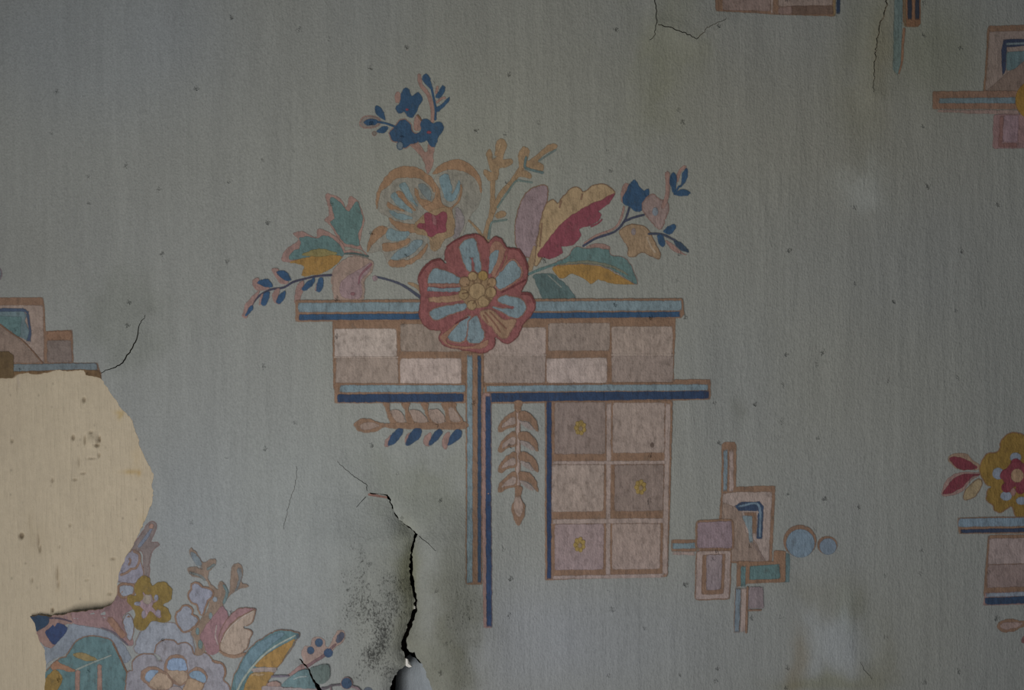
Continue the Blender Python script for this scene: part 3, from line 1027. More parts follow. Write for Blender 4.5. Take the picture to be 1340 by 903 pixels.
# ---------------------------------------------------------------- leaves on the left
Z(310, 240, 5.016)
lf = ink('teal_leaf', PNK, "582,75 620,72 680,98 720,160 740,90 792,112 832,210 838,260 818,330 812,410 865,482 830,478 700,462 680,420 640,320 576,235 606,210", label='three-lobed teal leaf with a pink edge, left of the fan flower')
lfb = ink('leaf_blade', TEAL, "610,105 650,100 700,150 735,185 762,150 790,118 820,200 826,260 800,330 806,412 760,402 705,392 650,312 612,252 642,230", lf)
ink('leaf_stalk_mark', (120, 120, 112), "690,415 760,425 820,440 840,470 780,440 700,440", lf)
stroke('leaf_shade', DKT, "705,462 780,462 862,480", 10, lf)
lf = ink('teal_ochre_leaf', PNK, "296,502 318,440 380,393 402,370 372,328 440,318 520,357 528,303 580,308 660,358 704,420 698,482 650,502 360,522", label='teal and ochre leaf with a pink edge at the left of the bouquet')
ink('leaf_blade', TEAL, "342,502 368,450 408,430 420,390 408,360 470,350 530,362 570,340 640,370 692,430 692,484 560,472 470,492 400,502", lf)
ink('leaf_underside', OCH, "345,522 420,498 500,476 600,470 692,482 640,542 560,592 480,607 428,602 442,545 390,527", lf)
ink('leaf_shade', (122, 110, 66), "430,470 540,430 660,460 600,478 500,480", lf)
ink('bud_shade', PNK, "380,780 395,680 430,640 440,690 410,780")
bd = ink('pink_bud', (139, 116, 106), "618,622 640,560 720,490 800,480 892,510 887,580 842,640 832,762 740,772 650,772 628,700", label='pink bud resting on the left end of the upper shelf')
ink('bud_petal', (134, 110, 114), "690,740 680,660 740,600 820,560 880,520 870,580 820,640 820,740 760,760", bd)
stroke('bud_fold', (124, 82, 92), "800,660 815,600 885,530", (5, 9, 10), bd)
disc('bud_mark', (124, 84, 90), 762, 725, 16, 12, bd)
sp = stroke('leaf_sprig', (62, 60, 80), "60,870 100,800 150,740 220,700 310,685 370,650 440,630 530,610 622,603", (6, 9, 10, 10, 11), label='dark blue leafy sprig at the far left of the bouquet')
for pk in ("103,640 150,622 150,660 215,688 150,708 118,682", "232,560 282,568 268,600 345,650 290,660 250,605",
           "38,872 58,800 110,738 150,705 130,760 92,820 68,885", "240,770 240,710 285,690 275,760 285,795", "150,800 158,745 178,725 165,800",
           "395,710 400,665 440,640 425,700", "515,700 520,660 530,650 522,712"):
    ink('leaf_shade', PNK, pk, sp)
for pk in ("133,657 175,630 215,638 238,682 190,678", "263,585 305,573 342,595 358,642 310,632", "163,792 175,730 212,708 217,750 190,804",
           "263,782 275,740 322,703 317,752 290,788", "428,702 450,660 512,618 502,662 460,704", "522,712 523,660 550,618 572,640 562,690 540,718",
           "62,872 80,820 107,798 102,842"):
    ink('leaf', NAVY, pk, sp)
Z(310, 240, 4.103)
stroke('bud_stalk', (66, 70, 88), "740,500 820,520 900,552 990,615", (8, 11, 14, 17), label='dark stalk from the pink bud to the red flower')
stroke('bud_stalk', TAN, "920,535 960,550 1000,580", (12, 22, 26))
disc('stalk_joint', LIL, 742, 510, 14, 16)

# ---------------------------------------------------------------- the two shelves and the chequered band
Z(0, 0, 1)
band = box('chequered_band', BR, "435,419 884,414 881,502 437,510", label='chequered band of pale pink and taupe blocks between the shelves')
for c, pts in ((PALE, "438,430 519,430 520,467 438,467"), ((136, 119, 109), "440,468 521,468 522,503 440,503"),
               (SQD, "524,424 606,424 606,460 524,460"), ((158, 140, 133), "524,469 604,469 604,503 524,503"),
               ((148, 130, 121), "634.5,428.5 714,428.5 714,464 633,464"), ((136, 119, 110), "633,465 714,465 713,501 633,501"),
               ((133, 116, 106), "717.5,423 798,422.5 797,459 717,459"), ((158, 140, 132), "715,469 794,468 794,501 715,501"),
               ((144, 126, 116), "799.5,427.5 879.5,427 880,464 800,464"), ((133, 116, 108), "800,465 881,465 880,500 800,500")):
    box('block', c, pts, band)
for pts in ("438,467.5 521,467.5", "633,464.5 714,464.5", "800,464.5 880,464.5"):
    stroke('block_line', (152, 134, 124), pts, 1.3, band)
sh = box('shelf_bar', BR, "387,393 640,391.5 893,390.5 894.5,411 890,416.5 640,419 387,421.5", label='upper shelf bar, light blue over dark blue, under the bouquet')
box('light_stripe', LB, "391,396.5 640,395 891,393.5 891.5,406.5 640,407.5 391,408.5", sh)
box('dark_stripe', NAVY, "392,411.5 640,410 890,408 890,415 640,417.5 392,419", sh)
sh = box('shelf_bar', BR, "438,501 611,502 611,527.5 438,527.5", label='short lower shelf bar left of the long vertical stripes')
box('light_stripe', LB, "446,504 609,504 609,513 445,513", sh)
box('dark_stripe', (42, 60, 90), "442,516 607,515 607,525.5 442,526.5", sh)
sh = box('shelf_bar', BR, "634,503 880,500.5 880,496.5 929.5,496.5 929,523 780,526 634,528.5", label='long lower shelf bar running right of the vertical stripes')
box('light_stripe', LB, "637,505 780,503.5 926,503 926,511 780,511.5 637,512.5", sh)
box('dark_stripe', (42, 60, 90), "637,514.5 780,512.8 927,511.5 927,521.5 780,524 637,526", sh)

# ---------------------------------------------------------------- long vertical stripes
vs_ = box('vertical_stripes', BR, "609.5,462 633,462 632.5,610 631,763 610,762 609.5,610", label='long blue and brown vertical stripes hanging below the red flower')
box('light_stripe', LB, "611.5,464 618.3,464 618.5,610 618.7,761 611.5,761 611.5,610", vs_)
box('dark_stripe', (50, 68, 92), "625.2,464 629.6,464 629.8,610 629.8,761 625.4,761 625.2,610", vs_)
vs_ = box('vertical_stripe', PNK, "631,514 643,514 643,660 644,819 633,819 631,660", label='longest dark blue stripe, hanging lowest of all')
box('dark_stripe', (44, 64, 98), "635.5,517 642.3,517 642.6,660 643.6,818 637,818 635.7,660", vs_)

# ---------------------------------------------------------------- sideways leaf spray
Z(450, 520, 7.882)
sp = ink('leaf_spray', BR, "105,292 150,232 240,216 330,240 430,268 560,255 900,250 1250,250 1250,322 900,325 560,322 420,312 330,352 240,364 165,352", label='sideways brown leaf spray with dark blue leaves under the shelf')
ink('bud', (134, 112, 100), "170,292 240,252 340,268 372,300 260,332 190,332", sp)
for pts in ("403,58 470,58 482,130 555,258 480,258 448,160", "598,58 695,58 665,130 735,258 650,258 630,140", "798,58 875,58 865,130 925,258 885,258 830,140",
            "1008,58 1150,58 1165,130 1235,258 1070,258 1040,140"):
    ink('leaf', BR, pts, sp)
for pts in ("480,135 585,140 640,248 550,250", "680,130 785,140 870,248 735,250", "870,130 985,130 1050,248 925,250", "1080,110 1130,110 1210,240 1110,240"):
    ink('leaf_fill', (138, 117, 106), pts, sp)
for pts in ("422,492 438,430 490,380 500,420 462,505 432,508", "628,445 648,382 690,365 690,420 650,485", "826,472 838,400 895,358 900,430 880,505 848,502",
            "1012,492 1030,400 1085,345 1100,400 1060,535"):
    ink('leaf_shade', PNK, pts, sp)
for pts in ("453,502 470,430 520,350 570,313 612,330 602,380 550,452 490,493", "638,482 660,410 720,330 770,312 807,340 792,402 730,462 680,495",
            "873,492 890,430 940,350 990,322 1022,350 1002,402 940,462 900,498", "1068,497 1090,420 1130,350 1172,322 1218,345 1212,402 1160,452 1100,488"):
    ink('leaf', (46, 68, 98), pts, sp)

# ---------------------------------------------------------------- hanging leaf spray
Z(590, 500, 4.103)
sp = stroke('leaf_spray', (150, 128, 118), "359,108 359,340 359,610", (16, 20, 20), rim=(BR, .8), label='hanging brown leaf spray between the dark blue stripes')
ink('stalk_top', BR, "338,103 382,103 372,160 348,160", sp)
for i, y in enumerate((0, 107, 217, 322)):
    def sh_(t, dy=y):
        return ' '.join('%g,%g' % (float(a.split(',')[0]), float(a.split(',')[1]) + dy) for a in t.split())
    l = ink('leaf', BR, sh_("252,268 262,222 305,175 348,158 354,232 308,248 270,270"), sp)
    ink('leaf_fill', (138, 119, 110), sh_("272,248 282,222 315,195 345,185 345,222 300,236"), sp)
    l = ink('leaf', BR, sh_("368,158 420,165 460,210 470,268 455,262 420,215 368,202"), sp)
    ink('leaf_fill', (134, 120, 114), sh_("370,206 415,216 450,252 440,258 400,242"), sp)
b = ink('bud', BR, "345,560 382,560 376,620 400,670 392,720 360,767 334,720 326,670 345,620", sp)
ink('bud_fill', (142, 120, 108), "350,610 370,610 387,670 372,718 347,705 338,660", sp)

# ---------------------------------------------------------------- grid of squares
Z(0, 0, 1)
gp = box('square_grid', BR, "713,525 880,524 877,640 873,754 800,755.5 713,758.5", label='grid of six pinkish squares with ochre florets below the lower shelf')
box('dark_stripe', (44, 60, 92), "715.3,524 721.5,524 721.5,640 721,757 716,757.5 715.3,640", gp)
PS = (145, 126, 118)
for pts in ("793.5,526 799.5,526 798,753 792.5,753", "870.5,527 877,527 872.5,752 866,752", "722,603 872,602.5 872,607 722,607.5", "722,679 870,677.5 870,684 722,685",
            "722,752.5 868,750 868,755 722,757"):
    box('grid_bar', PS, pts, gp)
for c, pts in (((127, 109, 101), "725.5,526.5 792,526 791.5,593.5 725.5,594"), ((142, 124, 115), "801.5,527 869.5,526.5 868.5,592 801.5,592.5"),
               ((144, 126, 116), "722,608 790.5,607.5 789.5,668.5 722,669.5"), ((126, 108, 100), "804,608 868,607.5 867,668 804,668.5"),
               ((138, 118, 117), "725.5,685.5 790,685 789,744.5 725.5,745"), ((144, 124, 115), "800.5,685 864,684.5 863,743.5 800.5,744.5")):
    box('square', c, pts, gp)
for cx, cy in ((759, 559.5), (837.5, 637), (758, 712)):
    fl = disc('floret', (138, 112, 58), cx, cy, 6.8, 8.6, gp)
    for k in range(7):
        a = k * .9 + .4
        disc('floret_dot', (142, 116, 58), cx + 5.4 * math.cos(a), cy + 7.2 * math.sin(a), 2.8, 3.0, gp)
    disc('floret_eye', (132, 110, 88), cx + .6, cy + 1, 2.6, 3.2, gp)
disc('smudge', (100, 82, 74), 853, 582, 2.5, 3.5, gp)

# ---------------------------------------------------------------- red flower in the middle
Z(535, 295, 5.017)
red_fl = fl = ink('red_flower', BRICK, "62,345 100,280 150,235 200,222 245,250 238,180 270,130 340,85 420,58 480,72 520,120 555,80 605,90 650,150 720,160 767,230 782,290 767,372 735,440 792,450 828,510 812,580 752,640 732,690 700,745 640,775 570,735 560,792 500,832 420,828 330,812 240,787 202,740 215,690 150,682 90,640 72,570 83,470", rim=((108, 60, 56), .7), label='large brick-red flower with light blue petal fields in the centre of the wall')
RB = (134, 92, 80)
ink('petal', LB, "132,385 135,330 165,288 220,293 290,322 348,355 342,380 250,380", fl, rim=(RB, .8))
ink('petal_band', RB, "128,382 230,386 362,380 362,400 230,406 128,402", fl)
ink('petal', LB, "124,406 220,413 362,408 362,430 240,438 124,430", fl)
ink('petal_band', (146, 112, 86), "128,477 250,465 352,453 352,490 240,506 132,502", fl)
ink('petal', LB, "143,572 200,540 290,523 374,512 368,550 280,582 190,618 152,607", fl, rim=(RB, 1.0))
ink('petal', LB, "257,732 300,668 370,613 402,598 388,680 362,752 300,763", fl, rim=(RB, 1.6))
ink('petal', LB, "400,622 450,598 472,660 498,732 450,773 388,757 390,690", fl, rim=(RB, .9))
ink('petal', LB, "332,142 370,98 432,88 452,150 472,240 472,304 440,302 418,215 405,304 373,270 348,200", fl, rim=(RB, .9))
ink('petal_band', (138, 98, 82), "530,180 560,108 600,112 640,170 640,230 590,330 545,335", fl)
ink('petal', LB, "528,290 535,190 588,162 582,222 552,292 530,322", fl)
stroke('petal_line', BRICK, "575,330 620,240 640,170", 14, fl)
ink('petal', LB, "567,368 618,290 680,232 727,280 733,330 692,367 600,418", fl, rim=(RB, 1.8))
ink('petal', LB, "585,490 620,463 700,473 752,498 768,540 742,592 690,608 620,572 552,537 620,545 685,548 690,535 610,512", fl, rim=(RB, 1.0))
p = ink('tan_petal', (140, 108, 84), "470,570 540,555 620,620 700,622 672,690 640,740 590,725 545,665 500,630", fl, rim=(RB, .8))
for t in ("500,570 560,640 600,700", "530,565 600,640 640,680", "490,590 520,640"):
    stroke('petal_line', (122, 82, 66), t, 6, p)
ink('petal_band', (136, 96, 78), "210,740 240,700 330,640 280,700 250,760 300,790 420,790 520,750 500,800 400,812 280,800", fl)
ht = disc('flower_heart', (134, 106, 76), 450, 432, 112, 112, fl)
for cx, cy, r, c in ((448, 432, 52, (152, 124, 88)), (420, 336, 29, (152, 124, 86)), (486, 332, 31, (150, 118, 66)), (366, 372, 32, (146, 114, 84)), (360, 455, 31, (148, 120, 84)),
                     (414, 525, 30, (150, 122, 86)), (492, 500, 36, (150, 122, 86)), (538, 440, 33, (148, 120, 84)), (545, 375, 28, (146, 114, 82))):
    disc('stamen', tuple(v * .95 for v in c), cx, cy, r, r, fl, rim=((120, 94, 68), .7))

# ---------------------------------------------------------------- geometric motif on the right of the grid
Z(900, 570, 3.343)
gm = box('geometric_motif', BR, "133,380 145,245 147,38 160,28 203,28 212,42 210,222 383,219 375,380 366,556 163,557 150,470", label='art deco motif of overlapping rectangles right of the square grid')
box('blue_strip', (104, 118, 126), "155,62 173,58 171,244 154,244", gm)
box('pink_strip', (148, 128, 120), "180,62 198,62 199,248 179,248", gm)
box('panel', (146, 128, 120), "152,252 205,247 367,245 360,400 352,552 168,547 160,470 146,400", gm)
ink('panel_shade', (132, 111, 99), "150,290 230,320 255,420 300,470 330,545 168,547 160,470 146,400", gm, sm=False)
stroke('panel_line', (124, 104, 96), "285,470 335,548", 7, gm)
box('blue_window', (112, 126, 132), "232,350 285,348 282,470 268,470 262,410", gm)
c = ink('corner_hook', (50, 66, 92), "200,308 232,290 312,287 330,310 324,452 298,452 306,330 222,327", gm, sm=False)
stroke('hook_line', (96, 116, 134), "222,308 308,304 314,440", 9, gm)
box('inner_hook', BR, "240,334 300,334 296,432 280,432 280,350 245,350", gm)
b = box('connecting_bar', BR, "-74,453 38,453 38,506 -74,506", gm)
box('bar_stripe', (104, 122, 130), "-72,470 38,468 38,491 -72,493", gm)
box('bar_edge', (146, 126, 118), "-72,507 32,507 32,523 -72,518", gm)
b = box('lower_frame', (148, 128, 120), "38,505 186,502 178,710 32,713", gm, rim=(BR, 1.0))
box('lower_frame_band', BR, "62,520 163,515 155,690 57,693", gm)
box('lower_panel', (130, 115, 117), "80,520 150,518 142,670 78,674", gm)
b = box('lilac_panel', LIL, "40,378 190,372 193,490 40,490", gm, rim=(BR, 2.0))
b = box('teal_frame', (88, 110, 112), "400,513 445,513 443,640 410,642", gm)
box('teal_frame_band', (128, 96, 74), "212,548 372,548 374,500 426,502 427,520 424,640 262,646 210,662", gm)
box('teal_panel', TEAL, "270,570 398,560 404,624 267,630", gm)
box('teal_strip', TEAL, "230,566 252,566 250,662 229,662", gm)
box('blue_strip', (106, 118, 126), "207,664 230,664 222,860 202,860", gm, rim=(BR, .6))
box('pink_strip', (150, 130, 120), "233,662 255,662 250,860 228,860", gm)
stroke('strip_edge', BR, "259,660 253,860", 8, gm)
box('lilac_patch', (128, 113, 115), "265,660 326,660 331,752 262,756", gm)
stroke('patch_edge', BR, "262,762 318,761", 6, gm)
d = disc('blue_circle', BR, 488, 460, 72, 70, label='larger of the two light blue circles right of the rectangles')
disc('circle_fill', (106, 124, 138), 490, 470, 62, 62, d)
d = disc('blue_circle', BR, 608, 478, 44, 40, label='smaller of the two light blue circles right of the rectangles')
disc('circle_fill', (106, 120, 134), 611, 484, 37, 36, d)

# ---------------------------------------------------------------- motif above the tear at the left edge
Z(0, 380, 7.527)
lm = box('geometric_motif', BR, "-300,75 435,70 445,150 462,400 722,388 730,550 738,712 972,712 985,760 1005,830 1010,920 600,960 -300,960", label='rectangle motif above the torn cream patch, cut by the left edge')
box('panel', (141, 121, 109), "-300,150 430,145 452,712 -300,715", lm)
box('panel_shade', (124, 104, 92), "-300,100 -20,315 200,478 430,710 -300,715", lm)
box('teal_field', (90, 108, 112), "-300,200 235,200 278,240 262,300 300,400 300,505 225,470 180,450 -20,300 -300,120", lm)
box('teal_triangle', TEAL, "-300,245 225,262 212,462 180,448 -20,300 -300,110", lm)
box('corner_hook', (62, 76, 98), "-300,180 240,178 296,208 320,400 316,512 272,510 300,400 268,225 240,208 -300,210", lm)
stroke('panel_line', BRD, "-40,300 110,410 230,492 340,600 440,718", 9, lm)
box('side_block', (114, 99, 91), "475,495 708,490 724,712 482,712", lm)
box('block_top', (130, 96, 74), "470,405 715,398 716,485 472,490", lm)
box('bar_stripe', (96, 106, 110), "90,728 960,716 975,785 500,790 100,800", lm)
box('bar_edge', (104, 78, 50), "100,800 500,790 850,778 985,788 1010,900 600,960 100,960", lm)
box('dark_ochre_block', (92, 72, 46), "-300,612 100,600 152,640 158,900 -300,960", lm)
Z(0, 330, 4.104)
d = disc('ring_mark', (104, 108, 112), -28, 118, 42, 46, rim=(LIL, 1.0), label='pale ring touching the left edge')

# ---------------------------------------------------------------- grid cut by the top edge
Z(920, 0, 6.70)
tg = box('square_grid', BR, "90,-300 105,-300 1160,-300 1156,147 600,128 400,116 105,109", label='lower end of a square grid cut by the top edge')
box('square', (131, 110, 102), "168,-300 590,-300 590,100 400,96 168,98", tg)
box('square', (136, 117, 107), "642,-300 1130,-300 1134,48 660,60", tg)
box('square_shade', (108, 85, 72), "780,56 1138,54 1138,128 780,128", tg)
box('square_shade', (126, 102, 94), "660,64 780,58 780,128 660,126", tg)
box('grid_bar', (146, 126, 116), "594,-300 610,-300 607,126 596,126", tg)
box('grid_bar', (130, 106, 74), "1138,-300 1162,-300 1160,148 1138,146", tg)
box('dark_stripe', (46, 60, 84), "1166,-300 1206,-300 1197,132 1167,132", tg)

# ---------------------------------------------------------------- stripes and panel at the top right
Z(1120, 0, 4.105)
tr = ink('vertical_stripe', (102, 120, 124), "203,-200 250,-200 245,200 240,340 222,408 197,372 200,150", sm=False, label='pale blue pointed stripe hanging from the top edge')
stroke('stripe_edge', (134, 98, 80), "258,155 250,240 246,330 228,402", (14, 12, 9, 4), tr)
tr = box('stripe_block', (130, 92, 70), "250,-200 346,-200 346,130 330,146 262,146 250,120", label='brown block with two dark bars at the top edge')
box('dark_bar', (52, 56, 72), "274,-200 299,-200 298,112 276,112", tr)
box('dark_bar', (52, 56, 72), "314,-200 341,-200 339,112 315,112", tr)
stroke('stripe_edge', (120, 100, 78), "258,0 262,140", 12, tr)
tp = box('geometric_motif', BR, "712,140 1100,130 1100,495 870,500 680,492 690,400 704,170", label='rectangle motif cut by the right edge near the top')
box('panel', (134, 116, 108), "715,172 1100,162 1100,492 692,490 704,350", tp)
box('panel_shade', (122, 102, 92), "700,488 790,410 900,330 1100,300 1100,492", tp)
box('corner_hook', (52, 60, 84), "790,213 1100,205 1100,228 808,256 803,380 785,410 779,275", tp)
stroke('hook_line', (104, 116, 122), "808,238 1000,230", 12, tp)
box('teal_field', (88, 110, 114), "806,280 1100,268 1100,300 900,330 850,372 806,384", tp)
bb = box('connecting_bar', (130, 98, 82), "409,492 880,490 880,588 409,588", tp)
box('bar_stripe', (100, 118, 128), "440,530 855,524 855,556 440,556", tp)
box('bar_edge', (138, 114, 108), "430,592 880,592 880,616 600,612 430,602", tp)
b = box('pink_block', (136, 104, 104), "736,616 1100,612 1100,796 732,800", tp)
box('pink_block_frame', (126, 90, 86), "770,622 790,620 785,770 870,770 866,792 762,792", tp)
box('pink_panel', (136, 110, 118), "792,622 872,622 866,766 786,766", tp)
disc('ochre_disc', (142, 104, 40), 950, 540, 96, 104, tp)

# ---------------------------------------------------------------- motif at the right edge
Z(1220, 560, 6.45)
CX, CY = 706, 402
lf = ink('red_leaf', (138, 112, 92), "120,262 150,225 230,208 290,222 332,270 385,302 402,332 372,352 310,350 220,352 155,310", label='upper small red leaf of the yellow flower at the right edge')
ink('leaf_blade', (116, 48, 58), "133,252 170,240 260,258 330,298 370,334 320,347 220,347 158,292", lf)
lf = ink('red_leaf', PNK, "68,552 90,470 140,408 230,373 390,373 398,397 330,432 285,482 232,542 150,568 80,570", label='lower small red leaf of the yellow flower at the right edge')
ink('leaf_blade', (116, 48, 58), "78,552 120,490 180,418 260,388 394,388 322,417 262,482 180,532 110,557", lf)
ink('cream_leaf', (142, 122, 90), "256,602 262,540 320,470 380,428 407,440 402,500 350,572 290,598", rim=(BR, .6), label='cream leaf under the small red leaves at the right edge')
yf = ink('yellow_flower', (128, 98, 40), "398,370 408,290 450,222 520,207 555,190 568,120 618,60 690,42 755,58 810,110 850,190 930,190 1000,240 1020,330 985,410 940,440 985,520 970,620 900,660 840,640 800,720 740,750 690,738 668,660 620,672 570,707 520,692 498,640 452,610 458,530 490,490 440,470", rim=((134, 96, 70), .8), label='yellow flower with a red star, cut by the right edge')
for cx, cy, rx, ry in ((545, 382, 48, 50), (693, 248, 48, 42), (612, 572, 48, 40), (745, 612, 50, 34), (858, 360, 46, 48), (855, 520, 44, 44)):
    disc('petal_field', (120, 128, 142), cx, cy, rx, ry, yf)
for cx, cy, rx, ry in ((612, 390, 48, 44), (695, 290, 44, 34), (618, 500, 46, 42), (732, 512, 40, 44), (790, 360, 44, 44), (795, 460, 40, 40)):
    disc('star_point', (120, 46, 58), cx, cy, rx, ry, yf)
ink('star', (122, 52, 62), "560,400 620,330 660,290 740,290 800,350 830,400 800,480 750,550 690,490 620,540 600,460", yf)
disc('flower_heart', (148, 116, 88), 706, 400, 54, 58, yf)
disc('star_gap', (140, 100, 92), 672, 538, 22, 34, yf)
Z(1220, 660, 5.017)
ch = box('chequered_block', BR, "362,200 1000,190 1000,560 600,575 332,602 345,400", label='pinkish block under the shelf at the right edge')
box('block', (142, 124, 120), "370,222 1000,212 1000,372 360,392", ch)
box('block', (128, 108, 103), "360,396 1000,376 1000,530 600,538 354,546", ch)
sh = box('shelf_bar', BR, "158,86 600,76 1000,68 1000,196 600,190 165,192", label='upper shelf bar cut by the right edge, under the yellow flower')
box('light_stripe', (106, 124, 138), "168,92 600,84 1000,76 1000,136 600,140 164,146", sh)
box('dark_stripe', (48, 60, 84), "172,164 600,152 1000,140 1000,172 600,178 178,187", sh)
sh = box('shelf_bar', PNK, "340,578 600,568 1000,555 1000,650 600,655 328,662", label='lower shelf bar cut by the right edge')
box('light_stripe', (120, 128, 140), "346,583 600,572 1000,560 1000,590 345,606", sh)
box('dark_stripe', (46, 64, 90), "338,612 600,600 1000,588 1000,640 600,648 344,657", sh)
b = ink('leaf_spray', BR, "418,802 450,763 510,748 600,764 800,764 1000,764 1000,802 800,802 600,802 540,827 470,836", label='tip of a brown leaf spray cut by the right edge')
ink('bud', (138, 114, 106), "440,797 480,770 585,775 545,807 470,817", b)
ink('leaf', (120, 80, 78), "583,905 590,870 620,845 660,850 640,900", b)

# ---------------------------------------------------------------- second bouquet at the lower left
Z(150, 800, 7.882)
ink('white_petal', WHT, "210,392 280,200 355,105 550,105 650,130 700,180 800,230 835,385 820,440 700,400 430,430 300,432", rim=((128, 112, 104), .7), label='bluish white field behind the yellow blossom')
Z(40, 780, 7.343)
ink('white_petal', (114, 120, 127), "160,470 220,460 330,370 400,260 560,275 690,300 800,360 900,450 970,590 900,640 830,560 800,450 640,385 500,400 360,540 200,620 120,720 90,600", label='pale curved field above the large teal leaf')
pm = ink('pink_field', (128, 98, 95), "330,185 340,90 480,90 640,80 770,20 830,-40 960,-20 1010,100 900,180 920,270 1000,440 945,472 820,352 690,297 560,272 450,252", label='pink field left of the yellow blossom, along the torn edge')
stroke('field_shade', (92, 82, 88), "700,290 820,352 940,465", (8, 20, 12), pm)
stroke('field_shade', (132, 96, 76), "780,200 830,280 900,380", 60, pm)
ink('white_leaf', WHT, "905,220 945,170 990,240 1000,330 960,420 925,340", rim=(BR, .6), label='white pointed leaf left of the yellow blossom')
nv = ink('navy_leaf', (132, 102, 92), "-40,120 100,110 380,120 425,205 430,250 350,270 240,470 140,470 40,335 -20,220", label='dark blue leaf pieces on the lifted corner of the tear')
ink('leaf_blade', (44, 62, 82), "-30,150 90,120 180,150 192,250 130,302 40,330 0,260", nv)
ink('leaf_blade', (48, 62, 96), "158,342 200,300 280,248 368,290 332,372 240,462 200,422", nv)
stroke('leaf_shade', (78, 66, 74), "200,205 300,205 420,230", 12, nv)
tl = ink('large_teal_leaf', TEAL, "60,1000 80,860 150,740 215,660 290,600 360,575 430,455 520,392 630,378 730,400 805,450 855,560 905,680 955,790 980,1000 900,1280 620,1480 260,1380", rim=(BR, 1.0), label='large teal leaf with ochre patches in the lower left corner')
ink('ochre_patch', (128, 100, 48), "80,900 180,755 250,700 320,790 280,880 250,1000 150,1060 60,1000", tl)
ink('ochre_patch', (142, 100, 74), "215,650 260,615 330,655 450,700 400,720 300,700 210,700", tl)
ink('ochre_patch', (128, 108, 66), "420,545 520,535 655,600 560,618 470,590", tl)
stroke('leaf_vein', (124, 132, 122), "450,700 600,635 785,562", (14, 12, 10), tl)
stroke('leaf_band', (136, 104, 90), "465,715 462,850 462,1000 470,1300", (42, 46, 50), tl)
stroke('leaf_band', (136, 104, 90), "672,655 675,800 672,1000 665,1300", (42, 46, 50), tl)
stroke('leaf_edge', BRD, "800,450 860,570 950,760", (6, 10, 14), tl)

# big white flower
Z(150, 800, 7.882)
wf = ink('white_flower', (127, 123, 128), "203,510 290,440 420,448 470,492 430,420 450,340 540,288 620,300 660,332 740,318 802,370 832,440 905,415 985,450 1040,528 1120,540 1150,620 1130,700 1190,780 1220,1000 1120,1230 800,1380 430,1330 160,1150 130,900 140,640 200,600", rim=(BR, 1.0), label='large white blossom with blue and tan hearts at the bottom edge')
IB = (128, 100, 82)
p = ink('petal_ring', IB, "545,680 520,540 570,455 640,436 720,458 758,530 770,690 690,760", wf)
ink('petal_blue', (116, 134, 158), "563,592 570,502 620,473 700,478 748,530 743,602", wf)
ink('petal_tan', (148, 124, 102), "556,604 742,612 762,682 690,742 600,682", wf)
p = ink('petal_ring', IB, "340,745 280,690 285,610 360,565 460,575 560,640 610,735 560,800 400,795", wf)
ink('petal_blue', (112, 130, 150), "328,642 370,600 462,608 402,682 370,722 328,692", wf)
ink('petal_tan', (148, 124, 102), "368,724 460,632 540,642 602,732 560,790 420,782", wf)
p = ink('petal_ring', IB, "762,690 775,615 850,565 925,588 970,660 935,745 890,830 720,830 735,740", wf)
ink('petal_blue', (108, 130, 148), "780,642 830,603 900,613 953,662 942,722 880,702 790,672", wf)
ink('petal_tan', (146, 120, 94), "770,684 880,706 922,742 880,822 720,822 740,742", wf)
disc('flower_heart', (136, 122, 118), 640, 810, 70, 50, wf)
stroke('petal_edge', BR, "1020,500 1120,530 1152,610 1142,670", 16, wf)

# yellow blossom
Z(140, 670, 5.017)
an = ink('antler_branch', (114, 100, 94), "140,275 175,215 225,150 262,90 298,62 328,88 312,142 292,192 340,200 348,215 302,252 282,330 278,435 238,435 245,330 232,255", rim=(PNK, .5), label='forked branch above the yellow blossom beside the tear')
stroke('branch_shade', (104, 108, 118), "215,225 265,160 295,110", (20, 22, 16), an)
stroke('branch_tip_mark', (138, 104, 88), "290,85 302,98", 30, an)
sc = ink('scroll_flower', (124, 119, 128), "110,300 175,250 215,270 225,330 245,400 205,455 130,465 60,440 60,395 100,350", rim=(IB, .8), label='lilac scroll-shaped blossom against the torn edge')
stroke('scroll_line', IB, "180,255 215,275 218,320 195,365 165,370", 12, sc)
stroke('scroll_line', IB, "145,295 160,315 150,345", 12, sc)
stroke('scroll_line', IB, "95,410 135,395 165,370", 14, sc)
sc = ink('small_white_petal', WHT, "88,492 130,478 182,488 172,532 108,548", rim=(BR, 2.4), label='small white petal left of the yellow blossom')
yf = ink('yellow_flower', (120, 96, 44), "185,500 205,445 245,413 285,430 302,480 345,455 402,466 434,520 418,580 372,605 413,640 424,702 360,723 300,712 262,762 210,774 176,722 192,655 138,582 150,542 195,545", label='yellow five-petalled blossom in the lower left bouquet')
ink('petal_mark', (134, 110, 112), "180,600 215,588 245,560 240,520 262,545 295,535 310,575 340,555 335,575 300,610 345,660 365,685 330,685 290,645 262,690 235,695 245,640 215,612", yf)
disc('flower_heart', (138, 124, 108), 270, 570, 30, 32, yf)
disc('petal_field', (122, 122, 132), 205, 598, 22, 13, yf)
disc('petal_field', (122, 122, 132), 330, 558, 15, 20, yf)
disc('petal_field', (128, 116, 124), 342, 660, 18, 24, yf)
disc('petal_field', (128, 116, 124), 246, 668, 14, 26, yf)

